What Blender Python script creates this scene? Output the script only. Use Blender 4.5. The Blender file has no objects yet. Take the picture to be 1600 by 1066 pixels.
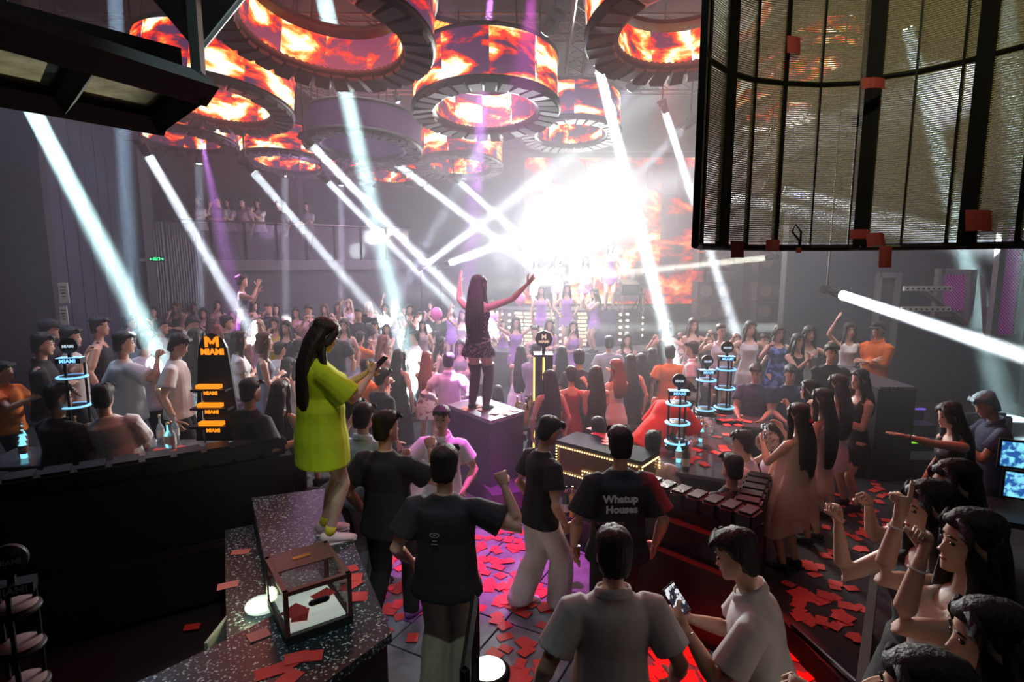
import bpy, bmesh, math, random
from mathutils import Vector, Matrix, noise
V = Vector
rad = math.radians
S = bpy.context.scene
C = S.collection
# ------------------------------------------------------------------ camera
FPX = 900.0; PITCH = rad(8); CH = 3.1
cd = bpy.data.cameras.new('camera'); cam = bpy.data.objects.new('camera', cd); C.objects.link(cam)
cd.sensor_width = 36; cd.lens = FPX/1600*36; cd.clip_start = .05
cam.location = (0, 0, CH); cam.rotation_euler = (rad(90)-PITCH, 0, 0); S.camera = cam
cR = V((1, 0, 0)); cF = V((0, math.cos(PITCH), -math.sin(PITCH))); cU = V((0, math.sin(PITCH), math.cos(PITCH)))
def ray(px, py): return cF + cR*((px-800)/FPX) + cU*((533-py)/FPX)
def at(px, py, y):                 # point of the pixel's ray at world distance y
    r = ray(px, py); return V((0, 0, CH)) + r*(y/r.y)
def onz(px, py, z):                # point of the pixel's ray at height z
    r = ray(px, py); return V((0, 0, CH)) + r*((z-CH)/r.z)
# ------------------------------------------------------------------ world, exposure
S.view_settings.view_transform = 'Standard'; S.view_settings.look = 'None'
S.view_settings.gamma = 1; S.view_settings.use_curve_mapping = False
S.view_settings.exposure = 0.0
w = bpy.data.worlds.new('world'); S.world = w; w.use_nodes = True
w.node_tree.nodes['Background'].inputs[0].default_value = (.10, .09, .13, 1)
w.node_tree.nodes['Background'].inputs[1].default_value = 0.012
S.cycles.use_denoising = True
S.cycles.max_bounces = 5; S.cycles.diffuse_bounces = 2; S.cycles.glossy_bounces = 2
S.cycles.transmission_bounces = 4; S.cycles.transparent_max_bounces = 10; S.cycles.volume_bounces = 0
S.cycles.adaptive_threshold = 0.02; S.cycles.sample_clamp_indirect = 4
S.cycles.caustics_reflective = False; S.cycles.caustics_refractive = False

# ------------------------------------------------------------------ lights
HAZE = 0.0175
def point(p, e, col, r=.25):
    l = bpy.data.lights.new('fill_glow', 'POINT'); l.energy = e; l.color = col; l.shadow_soft_size = r
    o = bpy.data.objects.new('fill_glow', l); C.objects.link(o); o.location = p; return o
def aim(o, q): o.rotation_euler = (V(q)-o.location).to_track_quat('-Z', 'Y').to_euler()
def spot(p, q, e, col, ang, blend=.4, r=.05):
    l = bpy.data.lights.new('colour_wash', 'SPOT'); l.energy = e; l.color = col; l.spot_size = rad(ang)
    l.spot_blend = blend; l.shadow_soft_size = r
    o = bpy.data.objects.new('colour_wash', l); C.objects.link(o); o.location = p; aim(o, q); return o
def area(p, q, e, col, sx, sy, spread=180):
    l = bpy.data.lights.new('wash_panel', 'AREA'); l.shape = 'RECTANGLE'; l.size = sx; l.size_y = sy
    l.energy = e; l.color = col; l.spread = rad(spread)
    o = bpy.data.objects.new('wash_panel', l); C.objects.link(o); o.location = p; aim(o, q); return o
WHITE = (.86, .97, 1.0); LILAC = (.70, .45, 1.0); RED = (1, .02, .02); MAG = (1, .12, .85)
# the blaze over the stage
for (px, py, y, e, c) in ((860, 350, 14.5, 850, WHITE), (925, 335, 14.5, 900, (1, .97, .88)), (790, 385, 14.5, 380, WHITE), (950, 275, 14.5, 420, (.95, 1, .93)), (990, 350, 15, 300, (1, .85, .7))):
    spot(at(px, py, y), (0, 0, 2.2), e*2.0, c, 84, .8, .3); point(at(px, py, y+.3), e*.36, c, .3)
point(at(660, 430, 15.5), 130, LILAC, .4)  # this and the next two: unseen lilac points added to tint the haze
point(at(560, 330, 13.5), 70, LILAC, .4)
point(at(470, 250, 12.5), 60, (.8, .45, 1), .4)
# light thrown by the flame videos inside the rings
for a_ in ((520, 40, 6.3), (750, 130, 9), (1078, 40, 6.3), (357, 140, 8.6), (600, 200, 13), (1230, 120, 11)): point(at(*a_), 85, (1, .17, .12), .5)
# rig washes, with a few added fill spots among them
area((-1.5, 11, 6.3), (-1.5, 11.5, 0), 125, (.92, .84, 1), 4, 3, 110)
area((-5.5, 7.0, 5.6), (-4.6, 7.6, 1), 45, (.50, .72, 1), 2, 1.5, 120)
area((4.6, 8.0, 5.8), (4.0, 9.0, 1), 34, (.92, .95, 1), 2.5, 2, 120)
area((0.6, 9.5, 5.9), (1.2, 12.5, 1), 110, LILAC, 3, 2, 120)
area((0.2, 1.0, 5.4), (0.0, 3.6, 1), 4, (.85, .93, 1), 2, 2)
area((3.6, 1.2, 5.6), (3.0, 4.0, 0.5), 5.5, (1, .86, .74), 1.5, 1.5)
spot((-0.6, 2.0, 5.6), (-1.35, 3.55, 2.0), 120, (.94, 1, .90), 30, .8)  # added fill spot brightening the yellow tee woman
spot((-0.5, 1.4, 4.9), (-1.05, 2.8, 1.1), 110, (.72, 1, .98), 42, .8)  # added cool fill spot brightening the stone counter
spot((-2.5, 11.5, 6.6), (-5.0, 16, 3.5), 250, (.62, .30, 1), 60, .8)  # added purple spot tinting the balcony end, no fixture built
spot((-7.5, 6.5, 6.8), (-7.5, 11, 3.0), 60, (.2, .42, 1), 60, .8)
spot((2.0, 4.6, 4.9), onz(1100, 1045, 0), 1300, RED, 21, .15)
spot((0.7, 4.4, 5.6), onz(925, 640, .9), 520, (1, .06, .06), 24, .6)
spot((2.2, 8.6, 5.9), onz(1040, 670, .8), 900, RED, 40, .6)
spot((2.0, 6.4, 5.7), (3.05, 4.75, 1.4), 45, (1, .30, .26), 34, .6)
spot((0.2, 6.3, 5.8), onz(775, 850, 0), 2600, MAG, 30, .8)
spot((-.6, 5.0, 5.6), onz(752, 560, 1.5), 800, (1, .30, .95), 24, .7)
spot((-6.2, 9.0, 5.8), at(382, 480, 12), 420, (1, .28, .8), 22, .7)
spot((-1.0, 8.0, 5.8), at(640, 600, 8), 340, (1, .22, .22), 34, .8)
spot((5.6, 8.5, 5.6), (5.2, 10.5, 1.4), 230, (1, .98, .92), 60, .8)
spot((3.6, 5.2, 5.7), onz(1310, 860, .2), 110, (1, .05, .05), 40, .7)
spot((0.9, 1.0, 5.3), (2.05, 3.3, 3.85), 110, (1, .86, .45), 40, .9)  # added warm spot yellowing the mesh screen from the front
spot((-1.9, 4.2, 2.3), (-1.36, 1.70, 3.66), 200, (1, 1, .80), 12, .9, .02)  # unseen low spot added to brighten the cage panels from below
spot((.5, 3.4, 5.6), onz(800, 1010, 0), 110, (.62, .72, 1), 46, .8)

# ------------------------------------------------------------------ materials
MC = {}
def mat(name, col=(.5, .5, .5), rough=.6, metal=0., bump=0., scale=30., emit=None, es=0., var=0., alpha=1., spec=.5, trans=0., stretch=None, hide=False):
    if name in MC: return MC[name]
    m = bpy.data.materials.new(name); m.use_nodes = True; nt = m.node_tree; n = nt.nodes; L = nt.links
    b = n['Principled BSDF']; b.inputs['Base Color'].default_value = (*col, 1)
    b.inputs['Roughness'].default_value = rough; b.inputs['Metallic'].default_value = metal
    b.inputs['Specular IOR Level'].default_value = spec
    if trans: b.inputs['Transmission Weight'].default_value = trans
    if alpha < 1: b.inputs['Alpha'].default_value = alpha
    if emit: b.inputs['Emission Color'].default_value = (*emit, 1); b.inputs['Emission Strength'].default_value = es
    if bump or var:
        tc = n.new('ShaderNodeTexCoord'); mp = n.new('ShaderNodeMapping'); L.new(tc.outputs['Object'], mp.inputs['Vector'])
        if stretch: mp.inputs['Scale'].default_value = stretch
        t = n.new('ShaderNodeTexNoise'); t.inputs['Scale'].default_value = scale; t.inputs['Detail'].default_value = 4
        L.new(mp.outputs[0], t.inputs['Vector'])
        if bump:
            bu = n.new('ShaderNodeBump'); bu.inputs['Strength'].default_value = bump; bu.inputs['Distance'].default_value = .02
            L.new(t.outputs['Fac'], bu.inputs['Height']); L.new(bu.outputs[0], b.inputs['Normal'])
        if var:
            r = n.new('ShaderNodeValToRGB'); r.color_ramp.elements[0].position = .3; r.color_ramp.elements[1].position = .7
            r.color_ramp.elements[0].color = (*[c*(1-var) for c in col], 1); r.color_ramp.elements[1].color = (*[min(1, c*(1+var)) for c in col], 1)
            L.new(t.outputs['Fac'], r.inputs[0]); L.new(r.outputs[0], b.inputs['Base Color'])
    if hide: m.cycles.emission_sampling = 'NONE'
    MC[name] = m; return m
def node_mat(name):
    m = bpy.data.materials.new(name); m.use_nodes = True; nt = m.node_tree; MC[name] = m
    return m, nt, nt.nodes, nt.links, nt.nodes['Principled BSDF']
def fire(name, seed, strength=1.3, flat=False, hot=0.):
    """video of flames on a curved or flat LED screen"""
    m, nt, n, L, b = node_mat(name)
    tc = n.new('ShaderNodeTexCoord'); sx = n.new('ShaderNodeSeparateXYZ'); L.new(tc.outputs['Object'], sx.inputs[0])
    def math_(op, a, b_=None):
        q = n.new('ShaderNodeMath'); q.operation = op
        for i, v in enumerate((a, b_)):
            if v is None: continue
            if isinstance(v, (int, float)): q.inputs[i].default_value = v
            else: L.new(v, q.inputs[i])
        return q.outputs[0]
    ang = math_('MULTIPLY', sx.outputs[0], .45) if flat else math_('ARCTAN2', sx.outputs[1], sx.outputs[0])
    seg = math_('FLOOR', math_('MULTIPLY', ang, 1.6))
    cb = n.new('ShaderNodeCombineXYZ')
    L.new(math_('ADD', math_('MULTIPLY', ang, 1.15), math_('MULTIPLY', seg, 3.7)), cb.inputs[0])
    L.new(math_('MULTIPLY', sx.outputs[2], .8 if flat else 2.6), cb.inputs[1])
    L.new(math_('ADD', math_('MULTIPLY', seg, 1.3), seed), cb.inputs[2])
    t = n.new('ShaderNodeTexNoise'); t.inputs['Scale'].default_value = 1.25; t.inputs['Detail'].default_value = 6; t.inputs['Distortion'].default_value = .35
    t.inputs['Roughness'].default_value = .55
    L.new(cb.outputs[0], t.inputs['Vector'])
    r = n.new('ShaderNodeValToRGB'); e = r.color_ramp.elements
    base = (.05, .012, .05); s = -hot
    stops = [(.455+s, base), (.49+s, (.40, .008, .01)), (.525+s, (.95, .035, .01)), (.555+s, (1, .28, .03)), (.59+s, (1, .72, .32)), (.62+s, (1, .97, .88))]
    e[0].position = stops[0][0]; e[0].color = (*stops[0][1], 1); e[1].position = stops[-1][0]; e[1].color = (*stops[-1][1], 1)
    for p, c in stops[1:-1]:
        q = e.new(p); q.color = (*c, 1)
    L.new(t.outputs['Fac'], r.inputs[0]); L.new(r.outputs[0], b.inputs['Emission Color'])
    b.inputs['Emission Strength'].default_value = strength; b.inputs['Base Color'].default_value = (.02, .02, .02, 1)
    m.cycles.emission_sampling = 'NONE'
    return m
def speckle():
    """dark terrazzo with bright glass chips"""
    m, nt, n, L, b = node_mat('terrazzo')
    tc = n.new('ShaderNodeTexCoord'); v = n.new('ShaderNodeTexVoronoi'); v.inputs['Scale'].default_value = 105
    L.new(tc.outputs['Object'], v.inputs['Vector'])
    wn = n.new('ShaderNodeSeparateColor'); L.new(v.outputs['Color'], wn.inputs[0])
    r = n.new('ShaderNodeValToRGB'); e = r.color_ramp.elements
    e[0].position = .5; e[0].color = (.012, .022, .028, 1); e[1].position = .985; e[1].color = (.6, .8, .75, 1)
    q = e.new(.86); q.color = (.018, .035, .042, 1)
    L.new(wn.outputs[0], r.inputs[0]); L.new(r.outputs[0], b.inputs['Base Color'])
    b.inputs['Roughness'].default_value = .32
    return m
def fabric(name, col, bump=.35, scale=9, rough=.85, var=.12):
    return mat(name, col, rough, 0, bump, scale, var=var, stretch=(1, 1, .45))
def lace(name, col):
    m, nt, n, L, b = node_mat(name)
    tc = n.new('ShaderNodeTexCoord'); v = n.new('ShaderNodeTexVoronoi'); v.feature = 'F2'; v.inputs['Scale'].default_value = 34
    L.new(tc.outputs['Object'], v.inputs['Vector'])
    r = n.new('ShaderNodeValToRGB'); r.color_ramp.elements[0].color = (*[c*.45 for c in col], 1); r.color_ramp.elements[1].color = (*col, 1)
    r.color_ramp.elements[0].position = .1; r.color_ramp.elements[1].position = .6
    L.new(v.outputs['Distance'], r.inputs[0]); L.new(r.outputs[0], b.inputs['Base Color'])
    bu = n.new('ShaderNodeBump'); bu.inputs['Strength'].default_value = .7; bu.inputs['Distance'].default_value = .01
    L.new(v.outputs['Distance'], bu.inputs['Height']); L.new(bu.outputs[0], b.inputs['Normal']); b.inputs['Roughness'].default_value = .8
    return m
def print_mat(name, c1, c2, scale=14, lo=.5, hi=.56):
    m, nt, n, L, b = node_mat(name)
    tc = n.new('ShaderNodeTexCoord'); t = n.new('ShaderNodeTexNoise'); t.inputs['Scale'].default_value = scale; t.inputs['Detail'].default_value = 3
    L.new(tc.outputs['Object'], t.inputs['Vector'])
    r = n.new('ShaderNodeValToRGB'); e = r.color_ramp.elements; e[0].position = lo; e[1].position = hi
    e[0].color = (*c1, 1); e[1].color = (*c2, 1)
    L.new(t.outputs['Fac'], r.inputs[0]); L.new(r.outputs[0], b.inputs['Base Color']); b.inputs['Roughness'].default_value = .75
    return m
def plaid():
    m, nt, n, L, b = node_mat('plaid')
    tc = n.new('ShaderNodeTexCoord')
    prev = None
    for d in ('X', 'Z'):
        wv = n.new('ShaderNodeTexWave'); wv.bands_direction = d; wv.inputs['Scale'].default_value = 6
        L.new(tc.outputs['Object'], wv.inputs['Vector'])
        if prev is None: prev = wv.outputs['Fac']
        else:
            a = n.new('ShaderNodeMath'); a.operation = 'MULTIPLY'; L.new(prev, a.inputs[0]); L.new(wv.outputs['Fac'], a.inputs[1]); prev = a.outputs[0]
    r = n.new('ShaderNodeValToRGB'); e = r.color_ramp.elements; e[0].color = (.09, .05, .12, 1); e[1].color = (.6, .35, .5, 1)
    L.new(prev, r.inputs[0]); L.new(r.outputs[0], b.inputs['Base Color']); b.inputs['Roughness'].default_value = .85
    return m
BLACK = mat('black_metal', (.012, .012, .013), .45, .6)
BLACKP = mat('black_paint', (.014, .013, .015), .55)
WALLM = mat('dark_wall', (.032, .032, .042), .75, bump=.3, scale=3, var=.25)
LEATHER = mat('black_leather', (.015, .014, .018), .33, bump=.25, scale=60)
CARD = mat('red_card', (.78, .07, .06), .6)
CARDP = mat('pale_card', (.85, .25, .2), .6)
CHROME = mat('chrome', (.6, .6, .62), .2, 1)
GLASS = mat('clear_glass', (.85, .95, .95), .03, 0, alpha=.3, spec=1.)
SKIN = mat('skin', (.62, .37, .26), .5, bump=.05, scale=40)
SKIN2 = mat('light_skin', (.72, .47, .36), .5, bump=.05, scale=40)
HAIR = mat('black_hair', (.013, .010, .010), .6, bump=.5, scale=60, stretch=(1, 1, .08))
LAMP = mat('lamp_face', (.9, .9, .9), .3, emit=(.88, .97, 1), es=14, hide=True)

# ------------------------------------------------------------------ mesh helpers
def obj(name, bm, m=None, parent=None, smooth=False, loc=None):
    me = bpy.data.meshes.new(name)
    if smooth:
        for f in bm.faces: f.smooth = True
    bm.to_mesh(me); bm.free()
    if m: me.materials.append(m)
    return link(name, me, parent, loc)
def link(name, me, parent=None, loc=None):
    o = bpy.data.objects.new(name, me); C.objects.link(o)
    if parent is not None: o.parent = parent
    if loc is not None: o.location = loc
    return o
def tag(o, label, cat, group=None, kind=None):
    o['label'] = label; o['category'] = cat
    if group: o['group'] = group
    if kind: o['kind'] = kind
    return o
def thing(name, label, cat, loc=(0, 0, 0), rz=0, group=None):
    o = bpy.data.objects.new(name, None); C.objects.link(o); o.location = loc; o.rotation_euler = (0, 0, rz)
    o.empty_display_size = .1
    return tag(o, label, cat, group)
def struct(name, bm, m, parent=None):
    o = obj(name, bm, m, parent)
    if parent is None: o['kind'] = 'structure'
    return o
def NB(): return bmesh.new()
def bx(bm, c, s, rz=0, M=None):
    c = V(c); R = M if M is not None else Matrix.Rotation(rz, 3, 'Z')
    v = [bm.verts.new(c + R @ V((x*s[0]/2, y*s[1]/2, z*s[2]/2))) for x in (-1, 1) for y in (-1, 1) for z in (-1, 1)]
    for q in ((0, 1, 3, 2), (4, 6, 7, 5), (0, 4, 5, 1), (2, 3, 7, 6), (0, 2, 6, 4), (1, 5, 7, 3)): bm.faces.new([v[i] for i in q])
    return bm
def prism(bm, pts, z0, z1):
    """closed solid over a ground polygon"""
    a = [bm.verts.new((p[0], p[1], z0)) for p in pts]; b = [bm.verts.new((p[0], p[1], z1)) for p in pts]; n = len(pts)
    bm.faces.new(a[::-1]); bm.faces.new(b)
    for i in range(n): bm.faces.new((a[i], a[(i+1) % n], b[(i+1) % n], b[i]))
    bmesh.ops.recalc_face_normals(bm, faces=bm.faces[:])
    return bm
def loft(bm, rings, cap=True):
    R = [[bm.verts.new(p) for p in r] for r in rings]
    n = len(R[0])
    for a, b in zip(R, R[1:]):
        for i in range(n): bm.faces.new((a[i], a[(i+1) % n], b[(i+1) % n], b[i]))
    if cap: bm.faces.new(R[0][::-1]); bm.faces.new(R[-1])
    return bm
def frame(d, up=V((0, 0, 1))):
    d = d.normalized()
    if abs(d.dot(up)) > .95: up = V((0, 1, 0)) if abs(d.y) < .9 else V((1, 0, 0))
    s = d.cross(up).normalized(); return s, s.cross(d).normalized()
def tube(bm, pts, rs, n=10, up=V((0, 0, 1)), cap=True):
    """tapered limb; radius may be (side, up)"""
    rings = []
    pts = [V(p) for p in pts]
    for i, p in enumerate(pts):
        d = (pts[min(i+1, len(pts)-1)] - pts[max(i-1, 0)])
        s, u = frame(d, up); r = rs[i]; ra, rb = (r if isinstance(r, tuple) else (r, r))
        rings.append([p + s*ra*math.cos(6.28318*k/n) + u*rb*math.sin(6.28318*k/n) for k in range(n)])
    return loft(bm, rings, cap)
def cyl(bm, p, q, r, r2=None, n=14): return tube(bm, [p, q], [r, r if r2 is None else r2], n)
def lathe(bm, prof, c=(0, 0, 0), n=20):
    c = V(c); return loft(bm, [[c + V((r*math.cos(6.28318*k/n), r*math.sin(6.28318*k/n), z)) for k in range(n)] for r, z in prof])
def ball(bm, c, r, M=None, n=12, m=7):
    c = V(c); r = r if isinstance(r, (tuple, list)) else (r, r, r)
    rings = []
    for j in range(1, m):
        t = math.pi*j/m
        rings.append([c + (M if M else Matrix.Identity(3)) @ V((r[0]*math.sin(t)*math.cos(6.28318*k/n), r[1]*math.sin(t)*math.sin(6.28318*k/n), -r[2]*math.cos(t))) for k in range(n)])
    return loft(bm, rings)
def text(name, s, size, m, parent, loc, rot, ext=.004, bold=0., align='CENTER'):
    cu = bpy.data.curves.new(name, 'FONT'); cu.body = s; cu.size = size; cu.extrude = ext; cu.offset = bold
    cu.align_x = align; cu.align_y = 'CENTER'; cu.resolution_u = 3
    to = bpy.data.objects.new(name, cu); C.objects.link(to)
    me = bpy.data.meshes.new_from_object(to.evaluated_get(bpy.context.evaluated_depsgraph_get()))
    bpy.data.objects.remove(to); me.name = name; me.materials.clear(); me.materials.append(m)
    o = link(name, me, parent, loc); o.rotation_euler = rot; return o
# ================================================================== people
PEND = []          # (mesh, bmesh of overlapping closed pieces, voxel, extra bmesh, smooth iterations)
def fused(name, bm, voxel, extra=None, it=2):
    me = bpy.data.meshes.new(name); PEND.append((me, bm, voxel, extra, it)); return me
def run_fuse():
    """voxel-fuses every pending body and garment into one continuous surface, all in one evaluation"""
    tmp = []
    for me, bm, vx, extra, it in PEND:
        t = bpy.data.meshes.new('t'); bm.to_mesh(t); bm.free()
        o = bpy.data.objects.new('t', t); C.objects.link(o)
        r = o.modifiers.new('r', 'REMESH'); r.mode = 'VOXEL'; r.voxel_size = vx; r.use_smooth_shade = True
        s = o.modifiers.new('s', 'SMOOTH'); s.factor = .5; s.iterations = it
        tmp.append(o)
    dg = bpy.context.evaluated_depsgraph_get(); dg.update()
    for (me, _, vx, extra, it), o in zip(PEND, tmp):
        ev = o.evaluated_get(dg); b = bmesh.new(); b.from_mesh(ev.to_mesh()); ev.to_mesh_clear()
        if extra is not None:
            e = bpy.data.meshes.new('e'); extra.to_mesh(e); extra.free(); b.from_mesh(e); bpy.data.meshes.remove(e)
        for f in b.faces: f.smooth = True
        b.to_mesh(me); b.free()
    for o in tmp:
        d = o.data; bpy.data.objects.remove(o); bpy.data.meshes.remove(d)
    PEND.clear()
def ik(a, t, l1, l2, pole):
    d = t-a; L = d.length
    if L > (l1+l2)*.998: t = a+d*((l1+l2)*.998/L); d = t-a; L = d.length
    x = (l1*l1-l2*l2+L*L)/(2*L); h = math.sqrt(max(0, l1*l1-x*x)); u = d.normalized()
    p = pole-u*pole.dot(u)
    p = p.normalized() if p.length > 1e-5 else frame(u)[1]
    return a+u*x+p*h, t
def hand_geo(bm, W, d, nrm, side, form, h, n=6):
    """palm, four unequal bent fingers and a thumb leaving the side of the palm; form: fist, open, relaxed, grip"""
    d = d.normalized(); nrm = (nrm-d*nrm.dot(d)).normalized(); s = d.cross(nrm).normalized()*side
    curl = {'fist': (78, 95, 60), 'open': (6, 6, 4), 'relaxed': (22, 28, 18), 'grip': (38, 55, 35), 'point': (78, 95, 60)}[form]
    pl = .056*h
    tube(bm, [W-d*.012*h, W+d*.008*h, W+d*.03*h, W+d*pl*.92, W+d*(pl+.003*h)], [(.012*h, .0115*h), (.016*h, .0115*h), (.0225*h, .0115*h), (.0235*h, .0095*h), (.017*h, .006*h)], max(8, n), nrm)
    for k, (off, ln) in enumerate(((-.0175, .040), (-.006, .050), (.006, .054), (.0175, .048))):
        cu = (5, 8, 5) if (form == 'point' and k == 3) else curl
        sp = s*(off*(1.4 if form == 'open' else .25)); p = W+d*pl*.94+s*off*h; a = 0; pts = [p-d*.008*h, p]
        for j, fr in enumerate((.46, .31, .23)):
            a += rad(cu[j]); p = p+((d*math.cos(a)+nrm*math.sin(a)).normalized()+sp*9*(math.cos(a) > 0)).normalized()*ln*fr*h; pts.append(p)
        tube(bm, pts, [.0062*h, .0062*h, .0058*h, .0052*h, .0038*h], n, s)
    b = W+d*.016*h+s*.014*h
    if form in ('open', 'relaxed'): td = (d*.62+s*.72+nrm*.22).normalized(); t2 = (d*.85+s*.45+nrm*.25).normalized()
    elif form == 'grip': td = (d*.6+s*.55+nrm*.6).normalized(); t2 = (d*.8+s*.1+nrm*.6).normalized()
    else: td = (d*.7+s*.35+nrm*.75).normalized(); t2 = (d*.25-s*.75+nrm*.45).normalized()
    p1 = b+td*.028*h; p2 = p1+(td+t2).normalized()*.02*h; p3 = p2+t2*.016*h
    tube(bm, [b-td*.006*h, b, p1, p2, p3], [.0085*h, .0085*h, .0072*h, .0066*h, .0045*h], n, nrm)
    return W+d*(pl*.75)+nrm*.022*h
POSES = {  # right hand, left hand: (out, forward, up) from the shoulder in body heights; form; elbow pole
 'down': (((.05, .02, -.30), 'relaxed'), ((.05, .02, -.30), 'relaxed')),
 'fistR': (((.07, .13, .06), 'fist'), ((.05, .03, -.29), 'relaxed')),
 'fistL': (((.05, .03, -.29), 'relaxed'), ((.07, .13, .06), 'fist')),
 'fists': (((.05, .15, .03), 'fist'), ((.06, .13, .05), 'fist')),
 'raiseR': (((.08, .10, .25), 'open'), ((.05, .05, -.28), 'relaxed')),
 'raise': (((.12, .06, .24), 'open'), ((.12, .06, .24), 'open')),
 'clap': (((-.09, .19, .01), 'open'), ((-.09, .19, .01), 'open')),
 'phone': (((-.07, .19, -.05), 'grip'), ((-.07, .19, -.07), 'grip')),
 'phoneup': (((-.08, .18, .06), 'grip'), ((-.08, .18, .05), 'grip')),
 'hips': (((.03, .03, -.20), 'relaxed'), ((.03, .03, -.20), 'relaxed')),
 'hipfist': (((.06, .13, .06), 'fist'), ((.03, .03, -.20), 'relaxed')),
 'fold': (((-.14, .11, -.12), 'relaxed'), ((-.13, .13, -.14), 'relaxed')),
 'face': (((-.06, .14, .06), 'relaxed'), ((-.12, .12, -.14), 'relaxed')),
 'lap': (((-.02, .20, -.20), 'relaxed'), ((-.02, .20, -.20), 'relaxed')),
 'sitclap': (((-.08, .18, -.10), 'relaxed'), ((-.08, .18, -.10), 'relaxed')),
 'reachR': (((.02, .31, .02), 'open'), ((.05, .05, -.28), 'relaxed')),
 'reachL': (((.05, .05, -.28), 'relaxed'), ((-.02, .31, .02), 'open')),
}
TCACHE = {}
OUT = {}
def build_shapes(key, h, sex, pose, sit, lean, twist, hyaw, hpitch, top, bottom, hair, shoes, vx, stance, nf, tilt):
    """meshes of one figure, metres, feet at the origin, facing +Y. returns [(name, mesh, slot)], info"""
    male = sex == 'm'; parts = []
    hz = (.27 if sit else .515)*h
    Rt = Matrix.Rotation(-rad(lean), 3, 'X') @ Matrix.Rotation(rad(tilt), 3, 'Y')
    Rs = Rt @ Matrix.Rotation(rad(twist), 3, 'Z')
    P0 = V((0, 0, hz))
    def tf(x, y, z, R=None):
        k = min(1, max(0, z/.25)); Rk = Rt if k < .5 else Rs
        return P0 + Rk @ V((x*h, y*h, z*h))
    # torso profile: z, half width, half depth, y
    if male: TP = [(-.045, .070, .055, 0), (-.01, .092, .064, -.002), (.04, .091, .062, 0), (.10, .084, .057, .003), (.16, .090, .061, .004), (.21, .096, .066, .002), (.25, .100, .060, -.002), (.275, .094, .048, -.006), (.297, .066, .036, -.008), (.315, .036, .031, -.008)]
    else: TP = [(-.045, .072, .057, 0), (-.01, .094, .066, -.004), (.04, .086, .058, -.002), (.10, .068, .047, .002), (.155, .074, .052, .006), (.20, .083, .066, .010), (.24, .085, .056, .002), (.272, .080, .043, -.005), (.295, .060, .033, -.008), (.31, .030, .027, -.008)]
    def torso_ring(z, rx, ry, cy, ex=0., n=20, rag=0.):
        R = Rt if z < .12 else Rs
        return [P0 + R @ V(((rx+ex)*h*math.cos(a), (cy+(ry+ex)*math.sin(a))*h, z*h)) for a in [6.28318*k/n for k in range(n)]]
    def tprof(z):
        if z <= TP[0][0]: return TP[0][1:]
        for a, b in zip(TP, TP[1:]):
            if z <= b[0]:
                t = (z-a[0])/(b[0]-a[0]); return tuple(a[i]*(1-t)+b[i]*t for i in (1, 2, 3))
        return TP[-1][1:]
    bm = NB()
    loft(bm, [torso_ring(*t) for t in TP])
    sw = .108 if male else .092; limb = 1.0 if male else .86
    # head
    NK = P0 + Rs @ V((0, -.006*h, .305*h))
    Rh = Matrix.Rotation(rad(twist+hyaw), 3, 'Z') @ Matrix.Rotation(-rad(hpitch+lean*.35), 3, 'X')
    HC = NK + Rs @ V((0, .010*h, .05*h)) + Rh @ V((0, .004*h, .062*h))
    def hf(x, y, z): return HC + Rh @ V((x*h, y*h, z*h))
    tube(bm, [NK - Rs @ V((0, 0, .03*h)), NK + Rs @ V((0, .003*h, .02*h)), hf(0, -.012, -.02)], [.034*h*limb, .029*h*limb, .030*h*limb], 12)
    HP = [(-.066, .013, .014, .034), (-.060, .022, .024, .026), (-.045, .032, .036, .013), (-.022, .0385, .046, .004), (.004, .0425, .053, -.003), (.028, .0435, .055, -.005), (.048, .038, .048, -.006), (.060, .026, .034, -.006), (.066, .010, .014, -.006)]
    hw = 1.0 if male else .96
    loft(bm, [[hf(w*hw*math.cos(a), cy+d*math.sin(a), z) for a in [6.28318*k/16 for k in range(16)]] for z, w, d, cy in HP])
    if nf >= 5:
        tube(bm, [hf(0, .044, .006), hf(0, .052, -.012), hf(0, .058, -.022), hf(0, .048, -.029)], [(.004*h, .004*h), (.0055*h, .005*h), (.0085*h, .006*h), (.007*h, .004*h)], 8)
        for sx in (-1, 1):
            ball(bm, hf(sx*.0425*hw, -.006, -.012), (.006*h, .010*h, .017*h), Rh, 8, 6)
        ball(bm, hf(0, .044, -.040), (.014*h, .007*h, .0055*h), Rh, 8, 5)     # lips
        ball(bm, hf(0, .040, .014), (.032*h, .010*h, .006*h), Rh, 10, 5)      # brow
    # legs
    legs = []
    st = {'stand': ((.055, 0), (.055, .0)), 'wide': ((.10, .02), (.09, -.03)), 'step': ((.05, .09), (.06, -.08)), 'cross': ((.03, .03), (.03, -.02))}[stance]
    for i, sx in enumerate((1, -1)):
        hp = P0 + Rt @ V((sx*.05*h, 0, -.015*h))
        if sit:
            ank = V((sx*.07*h, .25*h, .045*h)); kn, ank = ik(hp, ank, .245*h, .23*h, V((0, .4, 1)))
        else:
            ank = V((sx*st[i][0]*h, st[i][1]*h, .043*h)); kn, ank = ik(hp, ank, .245*h, .235*h, V((0, 1, .1)))
        legs.append((hp, kn, ank, sx))
        lf = 1.0 if male else .98
        mid = hp.lerp(kn, .5); cf = kn.lerp(ank, .33) - V((0, .006*h, 0))
        tube(bm, [hp+V((0, 0, .02*h)), hp, hp.lerp(kn, .3), mid, kn.lerp(hp, .12), kn, cf, kn.lerp(ank, .7), ank, ank-V((0, 0, .012*h))],
             [.036*h, .054*h*lf, .050*h*lf, .043*h*lf, .033*h, .031*h, .034*h*lf, .024*h, .0185*h, .02*h], 12, V((0, 1, .1)))
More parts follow.
